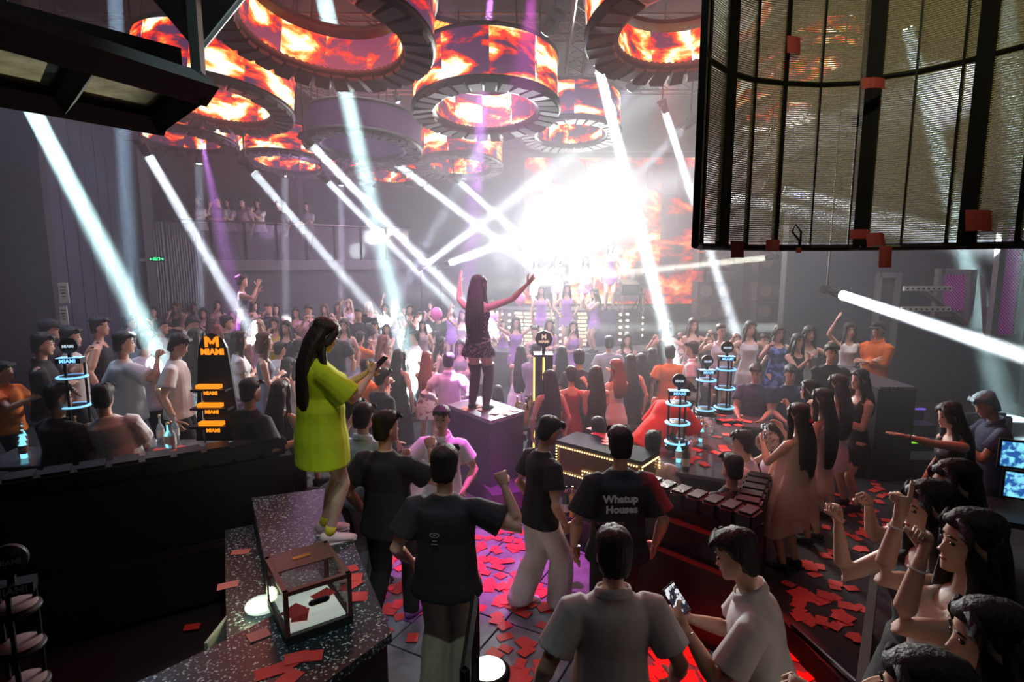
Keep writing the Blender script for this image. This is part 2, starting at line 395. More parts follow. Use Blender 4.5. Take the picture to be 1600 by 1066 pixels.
        tube(bm, [ank+V((0, -.025*h, -.022*h)), ank+V((0, -.01*h, -.018*h)), ank+V((sx*.004*h, .035*h, -.026*h)), ank+V((sx*.006*h, .085*h, -.032*h)), ank+V((sx*.006*h, .105*h, -.034*h))],
             [.012*h, (.02*h, .021*h), (.022*h, .016*h), (.024*h, .010*h), (.014*h, .006*h)], 10)
    # arms
    hb = NB(); arms = []; tips = []
    ps = POSES[pose] if isinstance(pose, str) else pose
    for i, sx in enumerate((1, -1)):
        (hx, hy, hz_), form = ps[i][:2]; pole = V(ps[i][2]) if len(ps[i]) > 2 else V((.55, -.35, -1))
        nr = V(ps[i][3]) if len(ps[i]) > 3 else None
        sh = P0 + Rs @ V((sx*sw*h, -.006*h, .262*h)); tg = sh + Matrix.Rotation(rad(twist), 3, 'Z') @ V((sx*hx*h, hy*h, hz_*h))
        el, wr = ik(sh, tg, .172*h, .150*h, Matrix.Rotation(rad(twist), 3, 'Z') @ V((sx*pole.x, pole.y, pole.z)))
        arms.append((sh, el, wr, sx)); k = limb*h
        tube(bm, [sh-(el-sh)*.12+V((-sx*.02*h, 0, 0)), sh, sh.lerp(el, .3), sh.lerp(el, .75), el, el.lerp(wr, .25), el.lerp(wr, .7), wr, wr+(wr-el).normalized()*.01*h],
             [.024*k, .034*k, .032*k, .027*k, .025*k, .0265*k, .020*k, (.0165*k, .0135*k), (.015*k, .012*k)], 10)
        d = (wr-el).normalized()
        if nr is None: nr = {'fist': V((-sx*.2, .9, -.3)), 'open': V((-sx*1, .2, -.1)), 'point': V((0, .2, -1))}.get(form, V((-sx, .3, .5)) if form == 'grip' else V((-sx, .2, -.2)))
        else: nr = V((sx*nr.x, nr.y, nr.z))
        if abs(nr.normalized().dot(d)) > .93: nr = nr + V((-sx, .3, .4))
        tips.append(hand_geo(hb, wr, d, nr, -sx if (d.cross(nr)).dot(V((0, 0, 1))) < 0 else sx, form, h*(1 if male else .92), nf))
    parts.append(('body', fused('body', bm, vx, hb, 2), 'skin'))
    cv = max(vx, .011)
    # ---------------------------------------------------------------- top
    kt = top[0] if top else None
    if kt in ('tee', 'polo', 'shirt'):
        fit, hem, slv = top[1:4]; b = NB(); zs = [hem, max(hem+.03, -.03), .01, .05, .10, .15, .20, .24, .265]
        rr = []
        for z in zs:
            rx, ry, cy = tprof(z)
            if z < .14: rx = max(rx, .082 if male else .080); ry = max(ry, .058)
            rx = max(rx, .107 if fit < .02 else .098) if z < -.012 else rx; ry = max(ry, .070) if z < -.012 else ry; ex = fit*(1+.5*(z < .12)) + (.003 if z <= hem+.001 else 0); rr.append(torso_ring(z, rx, ry, cy, ex))
        rr.append(torso_ring(.284, .082 if male else .070, .042, -.007, fit*.5)); rr.append(torso_ring(.304, .055, .036, -.008, .006)); rr.append(torso_ring(.318, .038, .034, -.008, .004))
        loft(b, rr)
        for sh, el, wr, sx in arms:
            k = limb*h; sr = fit*h*.7+.004*h
            if slv <= 1:
                e = sh.lerp(el, slv); tube(b, [sh-(el-sh)*.10+V((-sx*.03*h, 0, 0)), sh, sh.lerp(el, slv*.5), e.lerp(sh, .05), e], [.032*k, .037*k+sr*.6, .035*k+sr, .033*k+sr*1.5, .033*k+sr*1.7], 12)
            else:
                e = el.lerp(wr, slv-1); tube(b, [sh-(el-sh)*.1+V((-sx*.03*h, 0, 0)), sh, sh.lerp(el, .5), el, el.lerp(e, .5), e], [.032*k, .038*k+sr*.6, .034*k+sr, .028*k+sr, .026*k+sr*.8, .020*k+sr*.7], 12)
        me = fused('shirt', b, cv, None, 3); parts.append(('shirt', me, 'top'))
        if kt in ('polo', 'shirt'):
            b = NB()
            cs = [(1, .036, .295), (1.0, .040, .318), (1.1, .043, .330), (1.25, .048, .318), (1.3, .052, .305)]
            loft(b, [[P0 + Rs @ V((r*1.06*h*math.cos(a), (-.006+r*math.sin(a))*h, (z-.012*math.sin(a))*h)) for a in [6.28318*k/18 for k in range(18)]] for q, r, z in cs], cap=False)
            parts.append(('collar', mesh_of('collar', b, True), 'top'))
    elif kt in ('dress', 'tank', 'tube_dress'):
        fit, hem, flare = top[1:4]; b = NB(); zt = .255 if kt == 'dress' else (.262 if kt == 'tank' else .225)
        zs = [z for z in (-.01, .04, .07, .10, .155, .20, .235, zt)]
        rr = []
        if not sit:
            for q in (1., .75, .5, .25):
                z = hem*q
                if z < -.03:
                    rx, ry, cy = TP[1][1:]; rr.append(torso_ring(z, max(rx, .104)+flare*q, max(ry, .070)+flare*q*.9+.008*q, cy+.004, fit+.004))
        for z in zs: rr.append(torso_ring(z, *tprof(z), fit))
        loft(b, rr)
        if kt != 'tube_dress':
            for sx in (-1, 1):
                pts = [P0 + Rs @ V((sx*x*h, y*h, z*h)) for x, y, z in ((.045, .052, .215), (.050, .040, .27), (.052, -.004, .298), (.050, -.040, .27), (.045, -.052, .22))]
                tube(b, pts, [(.012*h, .007*h)]*5 if kt == 'dress' else [(.026*h, .010*h)]*5, 8, V((0, 1, 0)))
        if sit:
            for hp, kn, ank, sx in legs: tube(b, [hp+V((0, -.02*h, 0)), hp.lerp(kn, .35), hp.lerp(kn, .7)], [.062*h, .062*h, .052*h], 12)
        parts.append(('dress' if kt != 'tank' else 'tank_top', fused('dress', b, cv, None, 3), 'top'))
    # ---------------------------------------------------------------- bottom
    kb = bottom[0] if bottom else None
    if kb in ('pants', 'shorts', 'wide'):
        b = NB(); ln = {'pants': .97, 'wide': 1.0, 'shorts': .42}[kb]; ex = bottom[1]*h
        loft(b, [torso_ring(-.05, .080, .062, 0, .006), torso_ring(-.01, *tprof(-.01), .010), torso_ring(.04, *tprof(.04), .010), torso_ring(.065, *tprof(.065), .009)])
        for hp, kn, ank, sx in legs:
            if kb == 'shorts': tube(b, [hp+V((0, 0, .02*h)), hp, hp.lerp(kn, .5), hp.lerp(kn, .62)], [.05*h, .062*h+ex, .058*h+ex, .060*h+ex], 12)
            else:
                e = kn.lerp(ank, ln); wd = .016*h if kb == 'wide' else 0
                tube(b, [hp+V((0, 0, .02*h)), hp, hp.lerp(kn, .5), kn, kn.lerp(ank, .35), kn.lerp(ank, .75), e, e-V((0, 0, .012*h))],
                     [.045*h, .060*h+ex, .052*h+ex, .043*h+ex+wd*.6, .042*h+ex+wd, .036*h+ex+wd*1.2, .034*h+ex+wd*1.5, .034*h+ex+wd*1.5], 12, V((0, 1, .1)))
        parts.append(({'pants': 'trousers', 'wide': 'trousers', 'shorts': 'shorts'}[kb], fused(kb, b, cv, None, 3), 'bottom'))
    elif kb == 'skirt':
        b = NB(); hem, fl = bottom[1:3]
        if sit:
            for hp, kn, ank, sx in legs: tube(b, [hp+V((0, -.02*h, 0)), hp.lerp(kn, .4), hp.lerp(kn, .75)], [.066*h, .066*h, .056*h], 12)
            loft(b, [torso_ring(-.04, .090, .068, 0, .01), torso_ring(.06, *tprof(.06), .012)])
        else:
            n = 36; rg = []
            for q in (1, .8, .55, .3, .1):
                z = hem*q; rx, ry, cy = TP[1][1:]
                rg.append([P0+Rt @ V(((rx+.012+fl*q)*(1+.05*q*math.cos(9*a))*h*math.cos(a), (cy+(ry+.012+fl*q)*(1+.05*q*math.cos(9*a))*math.sin(a))*h, z*h)) for a in [6.28318*k/n for k in range(n)]])
            for z in (0, .04, .065): rg.append(torso_ring(z, *tprof(z), .011, n))
            loft(b, rg)
        parts.append(('skirt', mesh_of('skirt', b, True), 'bottom'))
    # ---------------------------------------------------------------- shoes
    if shoes:
        for hp, kn, ank, sx in legs:
            b = NB(); a0 = ank
            tube(b, [a0+V((0, -.036*h, -.022*h)), a0+V((0, -.024*h, -.014*h)), a0+V((0, 0, -.012*h)), a0+V((sx*.004*h, .04*h, -.022*h)), a0+V((sx*.006*h, .09*h, -.030*h)), a0+V((sx*.006*h, .118*h, -.034*h))],
                 [(.012*h, .014*h), (.024*h, .026*h), (.026*h, .028*h), (.028*h, .020*h), (.030*h, .014*h), (.016*h, .007*h)], 12)
            bx(b, a0+V((sx*.003*h, .038*h, -.040*h)), (.052*h, .15*h, .010*h))
            if shoes == 'boot': tube(b, [a0+V((0, -.005*h, -.02*h)), a0.lerp(kn, .25), a0.lerp(kn, .5)], [.026*h, .027*h, .036*h], 12)
            parts.append(('shoe', mesh_of('shoe', b, True), 'shoes'))
    if shoes and shoes != 'boot' and kb != 'shorts' or False: pass
    # ---------------------------------------------------------------- hair
    rn = random.Random(repr(key)); kh = hair[0]; b = NB(); n = 26
    def cap(prof, j=.0015):
        loft(b, [[hf((w+rn.uniform(-j, j))*hw*math.cos(a), cy+(d+rn.uniform(-j, j))*math.sin(a), z+rn.uniform(-j, j)) for a in [6.28318*k/n for k in range(n)]] for z, w, d, cy in prof])
    CP = [(-.048, .034, .018, -.036), (-.034, .041, .028, -.030), (-.012, .0465, .037, -.024), (.010, .0485, .046, -.016), (.028, .0495, .050, -.012), (.040, .0495, .0605, -.004), (.052, .046, .060, -.004), (.067, .034, .045, -.006), (.077, .014, .020, -.008)]
    if kh != 'bald':
        cap(CP, .0022 if kh in ('short', 'buzz') else .001)
    if kh == 'short':
        for q in range(26 if nf >= 5 else 10):
            a = rn.uniform(0, 6.28); t = rn.uniform(.02, .07); rr_ = .046*math.sqrt(max(.05, 1-(t/.08)**2)) ; p = V((rr_*math.cos(a), rr_*1.15*math.sin(a)-.005, t))
            q2 = V((p.x*1.12+.006*rn.uniform(-1, 1), p.y*1.08+.010*rn.uniform(-.5, 1.2), p.z+rn.uniform(-.004, .010)))
            tube(b, [hf(*(p*.92)), hf(*p.lerp(q2, .5)), hf(*q2)], [.010*h, .008*h, .002*h], 6)
        if nf >= 5:
            for q in range(7):
                x = -.033+.011*q; tube(b, [hf(x, .040, .058), hf(x*1.04, .056, .044), hf(x+rn.uniform(-.006, .006), .0565, .026+rn.uniform(0, .012))], [.010*h, .008*h, .003*h], 6)
    if kh in ('long', 'half', 'pony', 'bob'):
        L_ = hair[1]; nn = 44
        def curtain(pts, rads):
            rg = []
            for i, (p, (a_, d_)) in enumerate(zip(pts, rads)):
                dd = (pts[min(i+1, len(pts)-1)]-pts[max(i-1, 0)]); s, u = frame(dd, Rs @ V((0, 1, 0)))
                rg.append([p + s*h*(a_*math.cos(t))*(1+.04*math.cos(13*t+i*.35)) + u*h*(d_*math.sin(t))*(1+.16*math.cos(17*t+i*.3)) for t in [6.28318*k/nn for k in range(nn)]])
            loft(b, rg)
        if kh == 'pony':
            pts = [hf(0, -.05, .03), hf(0, -.085, .02), hf(0, -.09, -.03)] + [P0+Rs @ V((0, -.085*h, (.27-L_*q)*h)) for q in (.3, .6, 1)]
            curtain(pts, [(.014, .014), (.022, .02), (.026, .02), (.028, .018), (.024, .016), (.008, .008)])
        else:
            wd = hair[2] if len(hair) > 2 else 1.
            if kh == 'bob': pts = [hf(0, -.020, .035), hf(0, -.024, -.01), hf(0, -.030, -.05), hf(0, -.034, -.085)]; rd = [(.044, .034), (.056, .040), (.060, .040), (.048, .030)]
            else:
                yb = -.062
                pts = [hf(0, -.022, .038), hf(0, -.028, -.005), hf(0, -.040, -.045)] + [P0+Rs @ V((0, (yb-.010*math.sin(q*3.1))*h, (.29-L_*q)*h)) for q in (0, .25, .5, .75, .93, 1.)]
                rd = [(.044, .032), (.053*wd, .036), (.056*wd, .032), (.064*wd, .028), (.070*wd, .026), (.068*wd, .024), (.062*wd, .020), (.05*wd, .014), (.03*wd, .008)]
            curtain(pts, rd)
            for sx in (-1, 1):
                tube(b, [hf(sx*.018, .040, .058), hf(sx*.040, .034, .030), hf(sx*.0475, .016, -.02), hf(sx*.050, .006, -.062), P0+Rs @ V((sx*.058*h, .012*h, .255*h)), P0+Rs @ V((sx*.062*h, .03*h, (.25-L_*.25)*h))],
                     [(.008*h, .012*h), (.012*h, .016*h), (.012*h, .020*h), (.014*h, .020*h), (.018*h, .014*h), (.004*h, .004*h)], 8)
    if kh == 'bun': ball(b, hf(0, -.058, .035), (.026*h, .024*h, .024*h), Rh, 12, 8)
    if kh == 'twin':
        for sx in (-1, 1): ball(b, hf(sx*.042, -.03, .062), (.02*h, .02*h, .02*h), Rh, 10, 7)
    parts.append(('hair', mesh_of('hair', b, True), 'hair'))
    if kh == 'cap':
        b = NB(); prof = [(.020, .051, .062, -.004), (.034, .052, .064, -.004), (.055, .047, .058, -.006), (.072, .034, .042, -.008), (.080, .010, .012, -.008)]
        loft(b, [[hf(w*math.cos(a), cy+d*math.sin(a), z) for a in [6.28318*k/20 for k in range(20)]] for z, w, d, cy in prof])
        tube(b, [hf(0, .045, .026), hf(0, .075, .022), hf(0, .10, .014)], [(.046*h, .004*h), (.044*h, .003*h), (.028*h, .002*h)], 12)
        parts.append(('cap', mesh_of('cap', b, True), 'cap'))
    # ---------------------------------------------------------------- face
    if nf >= 5:
        for sx in (-1, 1):
            b = NB(); ball(b, hf(sx*.0175, .0455, .001), (.0085*h, .0045*h, .0038*h), Rh, 8, 5); parts.append(('eye', mesh_of('eye', b, True), 'eye'))
            b = NB(); tube(b, [hf(sx*.008, .051, .0135), hf(sx*.018, .0515, .0165), hf(sx*.028, .044, .013)], [(.002*h, .002*h), (.003*h, .002*h), (.001*h, .001*h)], 6); parts.append(('eyebrow', mesh_of('eyebrow', b, True), 'hair'))
        b = NB(); ball(b, hf(0, .0478, -.0395), (.0125*h, .005*h, .0042*h), Rh, 8, 5); parts.append(('mouth', mesh_of('mouth', b, True), 'lip'))
    return parts, dict(tips=tips, wr=[a[2] for a in arms], el=[a[1] for a in arms], sh=[a[0] for a in arms], head=HC, hf=hf, Rs=Rs, P0=P0, legs=legs)
def mesh_of(name, b, smooth=False):
    me = bpy.data.meshes.new(name)
    if smooth:
        for f in b.faces: f.smooth = True
    b.to_mesh(me); b.free(); return me
EYE = mat('eye', (.03, .02, .02), .15); LIP = mat('lip', (.50, .13, .12), .4)
COL = dict(white=(.78, .78, .78), black=(.020, .020, .024), grey=(.30, .31, .33), lightgrey=(.55, .55, .54), navy=(.03, .045, .11), blue=(.10, .17, .45), lightblue=(.52, .66, .78), pink=(.80, .45, .55), pinkwhite=(.82, .66, .76), orange=(.85, .20, .03), red=(.80, .03, .02),
           lilac=(.42, .20, .62), purple=(.30, .12, .45), khaki=(.42, .37, .27), yellow=(.64, .78, .02), brown=(.25, .14, .08), cream=(.78, .72, .62), denim=(.10, .13, .20), greyblue=(.18, .21, .30), silver=(.55, .55, .6), darkred=(.30, .03, .03), lightpink=(.85, .62, .65), mauve=(.42, .28, .34))
def fab(c):
    if isinstance(c, bpy.types.Material): return c
    return fabric(c+'_cloth', COL[c])
HAIRM = {'black': HAIR, 'brown': mat('brown_hair', (.09, .045, .02), .4, bump=.5, scale=60, stretch=(1, 1, .08)), 'dark': mat('dark_brown_hair', (.028, .016, .012), .55, bump=.5, scale=60, stretch=(1, 1, .08)),
         'red': mat('red_hair', (.20, .03, .02), .5, bump=.5, scale=60), 'blue': mat('blue_grey_hair', (.22, .42, .52), .5, bump=.5, scale=60), 'blond': mat('blond_hair', (.55, .42, .28), .45, bump=.5, scale=60)}
NPEOPLE = [0]
def person(label, loc, h=1.66, rz=0, sex='f', pose='down', top=('tee', .010, -.03, .55), tc='black', bottom=None, bc='black', hair=('long', .25), hc='black',
           shoes='flat', sc='black', sit=False, lean=0, twist=0, hyaw=0, hpitch=0, stance='stand', skin=None, group=None, tilt=0, near=None):
    loc = V(loc); D = loc.y
    hq = round(h, 2) if D < 7 else round(h/.05)*.05
    if D >= 7: loc = V((loc.x, loc.y, loc.z+h-hq))
    vx = .0095 if D < 4 else (.0125 if D < 6.5 else (.016 if D < 9.5 else .022)); nf = 8 if D < 3.4 else (6 if D < 6.5 else (5 if D < 11 else 4))
    if near: vx, nf = near
    key = repr((hq, sex, pose, sit, lean, twist, hyaw, hpitch, top, bottom, hair, shoes, vx, stance, nf, tilt))
    if key not in TCACHE: TCACHE[key] = build_shapes(key, hq, sex, pose, sit, lean, twist, hyaw, hpitch, top, bottom, hair, shoes, vx, stance, nf, tilt)
    parts, info = TCACHE[key]
    root = thing('person', label, 'person', loc, rad(rz), group)
    mats = dict(skin=skin or (SKIN if sex == 'm' else SKIN2), top=fab(tc), bottom=fab(bc), hair=HAIRM[hc], shoes=fab(sc), eye=EYE, lip=LIP, cap=fab('white' if sc == 'whitecap' else 'black'))
    for nm, me, slot in parts:
        if not me.materials: me.materials.append(None)
        o = link(nm, me, root)
        o.material_slots[0].link = 'OBJECT'; o.material_slots[0].material = mats[slot]
    M = Matrix.Translation(loc) @ Matrix.Rotation(rad(rz), 4, 'Z')
    NPEOPLE[0] += 1
    return root, info, M
def headat(px, py, z0, h, hat=.012):
    """ground point of a figure whose hair top is seen at the pixel"""
    p = onz(px, py, z0+h*(1+hat)); return V((p.x, p.y, z0))
# ================================================================== setting
R_ = random.Random(7)
FLOORM = mat('slate_tile', (.20, .22, .26), .38, bump=.15, scale=5, var=.3)
bm = NB(); bx(bm, (0, 11, -.07), (24, 26, .1)); floor = struct('floor', bm, mat('grout', (.015, .015, .018), .8))
# floor tiles, laid diagonally
bm = NB(); bx(bm, (0, 0, 0), (.686, .686, .024)); tile_me = bpy.data.meshes.new('tile')
bmesh.ops.bevel(bm, geom=bm.edges[:], offset=.004, segments=1, affect='EDGES'); bm.to_mesh(tile_me); bm.free(); tile_me.materials.append(FLOORM)
ta = rad(-28); n_ = 0
for i in range(-14, 15):
    for j in range(-4, 20):
        x = i*.7*math.cos(ta)-j*.7*math.sin(ta); y = i*.7*math.sin(ta)+j*.7*math.cos(ta)+1.0
        if -1.9 < x < 3.3 and 2.2 < y < 9.2:
            o = link('tile', tile_me, floor, (x, y, -.012)); o.rotation_euler = (0, 0, ta); n_ += 1
CEIL = 7.4
bm = NB(); bx(bm, (0, 11, CEIL+.1), (24, 26, .2)); struct('ceiling', bm, mat('black_ceiling', (.02, .016, .018), .9))
bm = NB(); bx(bm, (0, 23.8, 3.7), (24, .3, 7.6)); struct('wall_back', bm, WALLM)
bm = NB(); bx(bm, (-9.6, 11.5, 3.7), (.3, 25, 7.6)); struct('wall_left', bm, WALLM)
bm = NB(); bx(bm, (9.6, 11.5, 3.7), (.3, 25, 7.6)); struct('wall_right', bm, WALLM)
# platforms
FLP = mat('platform_carpet', (.03, .03, .036), .8, bump=.2, scale=40)
def platform(pts, z0, z1, label):
    bm = NB(); prism(bm, pts, z0, z1); return tag(obj('platform', bm, FLP), label, 'platform')
wallA = onz(90, 1000, 0); wallB = onz(285, 947, 0); wd = (wallB-wallA).normalized()
W0 = wallA - wd*2.6; W1 = onz(470, 905, 0); nrmw = V((-wd.y, wd.x, 0))
def XY(v): return (v.x, v.y)
platform([XY(W0+nrmw*.06), XY(W1+nrmw*.06), (-1.35, 6.4), (-1.9, 8.6), (-9, 8.6)], 0, .55, 'dark raised platform behind the long black booth wall on the left')
platform([(-9, 8.62), (-2.7, 8.62), (-3.0, 11.6), (-9, 11.6)], 0, .38, 'dark middle platform under the packed crowd on the left')
platform([(-9, 11.62), (-1.0, 11.62), (-1.0, 20.3), (-9, 20.3)], 0, .42, 'dark rear platform below the balcony on the left')
PR = [XY(onz(1238, 985, .2)), XY(onz(1345, 1095, .2)), (8.7, 1.2), (8.7, 7.4), (1.9, 7.4), XY(onz(1150, 880, .2)), XY(onz(1190, 930, .2))]
platform(PR, 0, .2, 'low dark platform with red cards scattered along its walkway on the right')
platform([(1.7, 7.42), (8.7, 7.42), (8.7, 13.5), (2.3, 13.5)], 0, .45, 'dark platform carrying the women in white dresses on the right')
platform([XY(onz(1348, 1062, .55)), (1.25, 1.0), (3.6, 1.0), (3.6, 3.0), (1.95, 3.05)], .21, .6, 'dark step under the row of cheering women in the right foreground')
# ---------------------------------------------------------------- left booth wall (long black sofa back)
t = thing('booth_wall', 'long black padded booth wall running behind the yellow shirt woman', 'booth', W0, math.atan2(wd.y, wd.x))
LW = (W1-W0).length
bm = NB(); bx(bm, (LW/2, .10, .62), (LW, .20, 1.24)); obj('panel_body', bm, BLACKP, t)
bm = NB(); bx(bm, (LW/2, -.03, .28), (LW, .16, .50)); obj('plinth', bm, mat('plinth_black', (.022, .021, .024), .5), t)
nseg = int(LW/.235)
bm = NB(); bx(bm, (0, .11, 1.335), (.236, .25, .16)); bmesh.ops.bevel(bm, geom=bm.edges[:], offset=.025, segments=2, affect='EDGES')
cm = bpy.data.meshes.new('top_cushion'); bm.to_mesh(cm); bm.free(); cm.materials.append(LEATHER)
for k in range(nseg): link('top_cushion', cm, t, (.12+k*.235, 0, 0))
# wall panels on the left wall, curtains, notices, exit sign
PANELM = mat('wall_panel', (.030, .036, .06), .6, bump=.2, scale=2, var=.2)
t = thing('panelled_wall', 'tall dark blue grey panelled wall section at the left edge', 'wall', at(86, 560, 8.8)*1.0)
p0 = at(-60, 560, 8.2); p1 = at(175, 560, 9.4); t.location = (0, 0, 0)
bm = NB(); prism(bm, [(p0.x-2, p0.y-.8), (p0.x, p0.y), (at(88, 500, 8.9).x, 8.9), (at(88, 500, 8.9).x-.3, 9.6), (p0.x-2, 9.6)], .38, 7.3); obj('column', bm, mat('charcoal_wall', (.030, .030, .036), .8, bump=.2, scale=3), t)
a = V((at(90, 500, 9.0).x, 9.0, 0)); b = V((at(215, 500, 13.0).x, 13.0, 0)); d = (b-a)
for k in range(7):
    q0 = a+d*(k/7+.004); q1 = a+d*((k+1)/7-.004); nrm = V((d.y, -d.x, 0)).normalized()*.06
    bm = NB(); prism(bm, [XY(q0), XY(q1), XY(q1-nrm*(1+k % 2)), XY(q0-nrm*(1+k % 2))][::-1], .38, 7.3); obj('panel', bm, PANELM, t)
NOTE = mat('notice_paper', (.65, .60, .42), .6)
for (px0, py0, px1, py1, lab) in ((92, 442, 107, 473, 'upper pale notice sheet fixed to the dark pillar on the left'), (94, 479, 106, 508, 'lower yellowish notice sheet fixed to the dark pillar on the left')):
    c = at((px0+px1)/2, (py0+py1)/2, 8.86); wn = (px1-px0)/900*8.9; hn = (py1-py0)/900*8.9
    o = thing('notice', lab, 'notice', c); bm = NB(); bx(bm, (0, 0, 0), (wn, .01, hn)); obj('sheet', bm, NOTE, o)
    for q in range(4): bm = NB(); bx(bm, (0, -.007, hn*(.3-.16*q)), (wn*(.7-.12*q), .004, .012)); obj('printed_line', bm, mat('ink', (.05, .05, .05), .6), o)
# curtain
t = thing('curtain', 'hanging dark grey pleated curtain below the green exit sign', 'curtain', (0, 0, 0))
p0 = at(212, 480, 13.4); p1 = at(320, 480, 14.6)
for s_ in range(2):
    bm = NB(); N = 70; a = p0.lerp(p1, .5*s_+.01); b = p0.lerp(p1, .5*s_+.49)
    rows = []
    for z in (4.0, 3.4, 2.6, 1.6, .45):
        rows.append([bm.verts.new((a.x+(b.x-a.x)*k/N, a.y+(b.y-a.y)*k/N+.07*math.sin(k*1.1+s_)*(1+.3*math.sin(z*2)), z)) for k in range(N+1)])
    for r0, r1 in zip(rows, rows[1:]):
        for k in range(N): bm.faces.new((r0[k], r0[k+1], r1[k+1], r1[k]))
    o = obj('curtain_panel', bm, mat('curtain_cloth', (.11, .13, .14), .5, bump=.2, scale=8), t, True)
    sm = o.modifiers.new('s', 'SOLIDIFY'); sm.thickness = .01
t = thing('exit_sign', 'small glowing green exit sign above the dark curtain', 'sign', at(246, 405, 13.2))
bm = NB(); bx(bm, (0, 0, 0), (.30, .05, .11)); obj('sign_case', bm, BLACK, t)
GREEN = mat('green_glow', (0, .5, .2), .4, emit=(.05, 1, .35), es=2.2, hide=True)
text('lettering', '←出口→', .085, GREEN, t, (0, -.03, 0), (rad(90), 0, 0))
t = thing('wall_label', 'pale small label plate left of the green exit sign', 'sign', at(228, 406, 13.2)); bm = NB(); bx(bm, (0, 0, 0), (.24, .03, .07)); obj('plate', bm, mat('label_grey', (.5, .5, .5), .5), t)
# ---------------------------------------------------------------- balcony at the back left
t = thing('balcony', 'rear balcony with glass balustrade above the left crowd', 'balcony', (0, 0, 0))
b0 = at(275, 385, 14.6); b1 = at(640, 375, 18.5)
bd = (b1-b0); bd.z = 0; bn = V((-bd.y, bd.x, 0)).normalized()
zb = 3.1
bm = NB(); prism(bm, [XY(b0), XY(b1), XY(b1+bn*3), XY(b0+bn*3)], zb-.28, zb); obj('deck', bm, mat('balcony_edge', (.10, .09, .10), .6), t)
bm = NB(); prism(bm, [XY(b0+bn*.3), XY(b1+bn*.3), XY(b1+bn*.5), XY(b0+bn*.5)], .42, zb-.28); obj('lower_wall', bm, mat('mauve_wall', (.06, .05, .06), .7), t)
for k in range(8):
    q0 = b0+bd*(k/8+.006); q1 = b0+bd*((k+1)/8-.006)
    bm = NB(); prism(bm, [XY(q0), XY(q1), XY(q1+bn*.02), XY(q0+bn*.02)], zb, zb+.95); obj('glass_panel', bm, mat('tinted_glass', (.2, .17, .22), .08, alpha=.3), t)
    bm = NB(); q = b0+bd*k/8; bx(bm, (q.x, q.y, zb+.5), (.05, .05, 1.0)); obj('post', bm, BLACK, t)
bm = NB(); tube(bm, [V((b0.x, b0.y, zb+1.0)), V((b1.x, b1.y, zb+1.0))], [.03, .03], 8); obj('handrail', bm, CHROME, t)
# dark columns across the back left
for k, (px, y) in enumerate(((222, 13.6), (318, 15.6), (463, 17.5))):
    p = at(px, 400, y); bm = NB(); bx(bm, (p.x, p.y, 3.9), (.42, .42, 7.0)); tag(obj('column', bm, mat('dark_column', (.05, .045, .055), .7)), ('dark square column beside the hanging curtain', 'dark square column in front of the left balcony end', 'dark square column behind the filming man with a black tee')[k], 'column')
# ---------------------------------------------------------------- stage
STG = mat('stage_top', (.10, .09, .11), .4, bump=.1, scale=6)
s0 = at(752, 540, 14.3); s1 = at(1032, 548, 13.8)
t = thing('stage', 'raised show stage with curved mirrored front and bulb strips', 'stage', (0, 0, 0))
def arc(cx, cy, r, a0, a1, n): return [(cx+r*math.cos(rad(a0+(a1-a0)*k/n)), cy+r*math.sin(rad(a0+(a1-a0)*k/n))) for k in range(n+1)]
cx_ = (s0.x+s1.x)/2; rr_ = (s1.x-s0.x)/2+.5
front = arc(cx_, 15.5, rr_, 180, 360, 24)
front = [(x, 15.5-(15.5-y)*.62) for x, y in front]
bm = NB(); prism(bm, front, 0, .82); obj('lower_deck', bm, STG, t)
f2 = [(cx_+(x-cx_)*.82, 16.3-(15.5-y)*.75) for x, y in front]
bm = NB(); prism(bm, [(x, y) for x, y in f2], .83, 1.8); obj('upper_deck', bm, STG, t)
BRK = mat('led_brick', (.2, .2, .2), .4, emit=(1, .80, .55), es=.9, hide=True); MIR = mat('mirror_panel', (.45, .42, .5), .12, .9)
k0 = 0
for k in range(len(f2)-1):
    (x0, y0), (x1, y1) = f2[k], f2[k+1]; dx, dy = x1-x0, y1-y0; ln = math.hypot(dx, dy); ang = math.atan2(dy, dx); nx, ny = dy/ln, -dx/ln
    if k % 6 in (0, 5):
        bm = NB(); bx(bm, ((x0+x1)/2+nx*.03, (y0+y1)/2+ny*.03, 1.31), (ln*1.02, .06, .92), ang); obj('mirror_panel', bm, MIR, t)
        for z in (.98, 1.15, 1.32, 1.49, 1.66):
            bm = NB(); ball(bm, ((x0+x1)/2+nx*.08, (y0+y1)/2+ny*.08, z), .035, n=8, m=5); obj('bulb', bm, mat('bulb', (1, .8, .6), .3, emit=(1, .7, .5), es=3, hide=True), t)
    elif k < 14 and k % 6 in (1, 2, 3, 4):
        for r in range(9):
            for c_ in range(3):
                u = (c_+.5+.5*(r % 2)*.6)/3.3
                bm = NB(); bx(bm, (x0+dx*u+nx*.02, y0+dy*u+ny*.02, .90+r*.1), (ln/3.3*.86, .03, .075), ang); obj('led_brick', bm, BRK, t)
    else:
        bm = NB(); bx(bm, ((x0+x1)/2+nx*.02, (y0+y1)/2+ny*.02, 1.31), (ln*1.02, .04, .9), ang); obj('side_panel', bm, mat('violet_panel', (.12, .08, .2), .25), t)
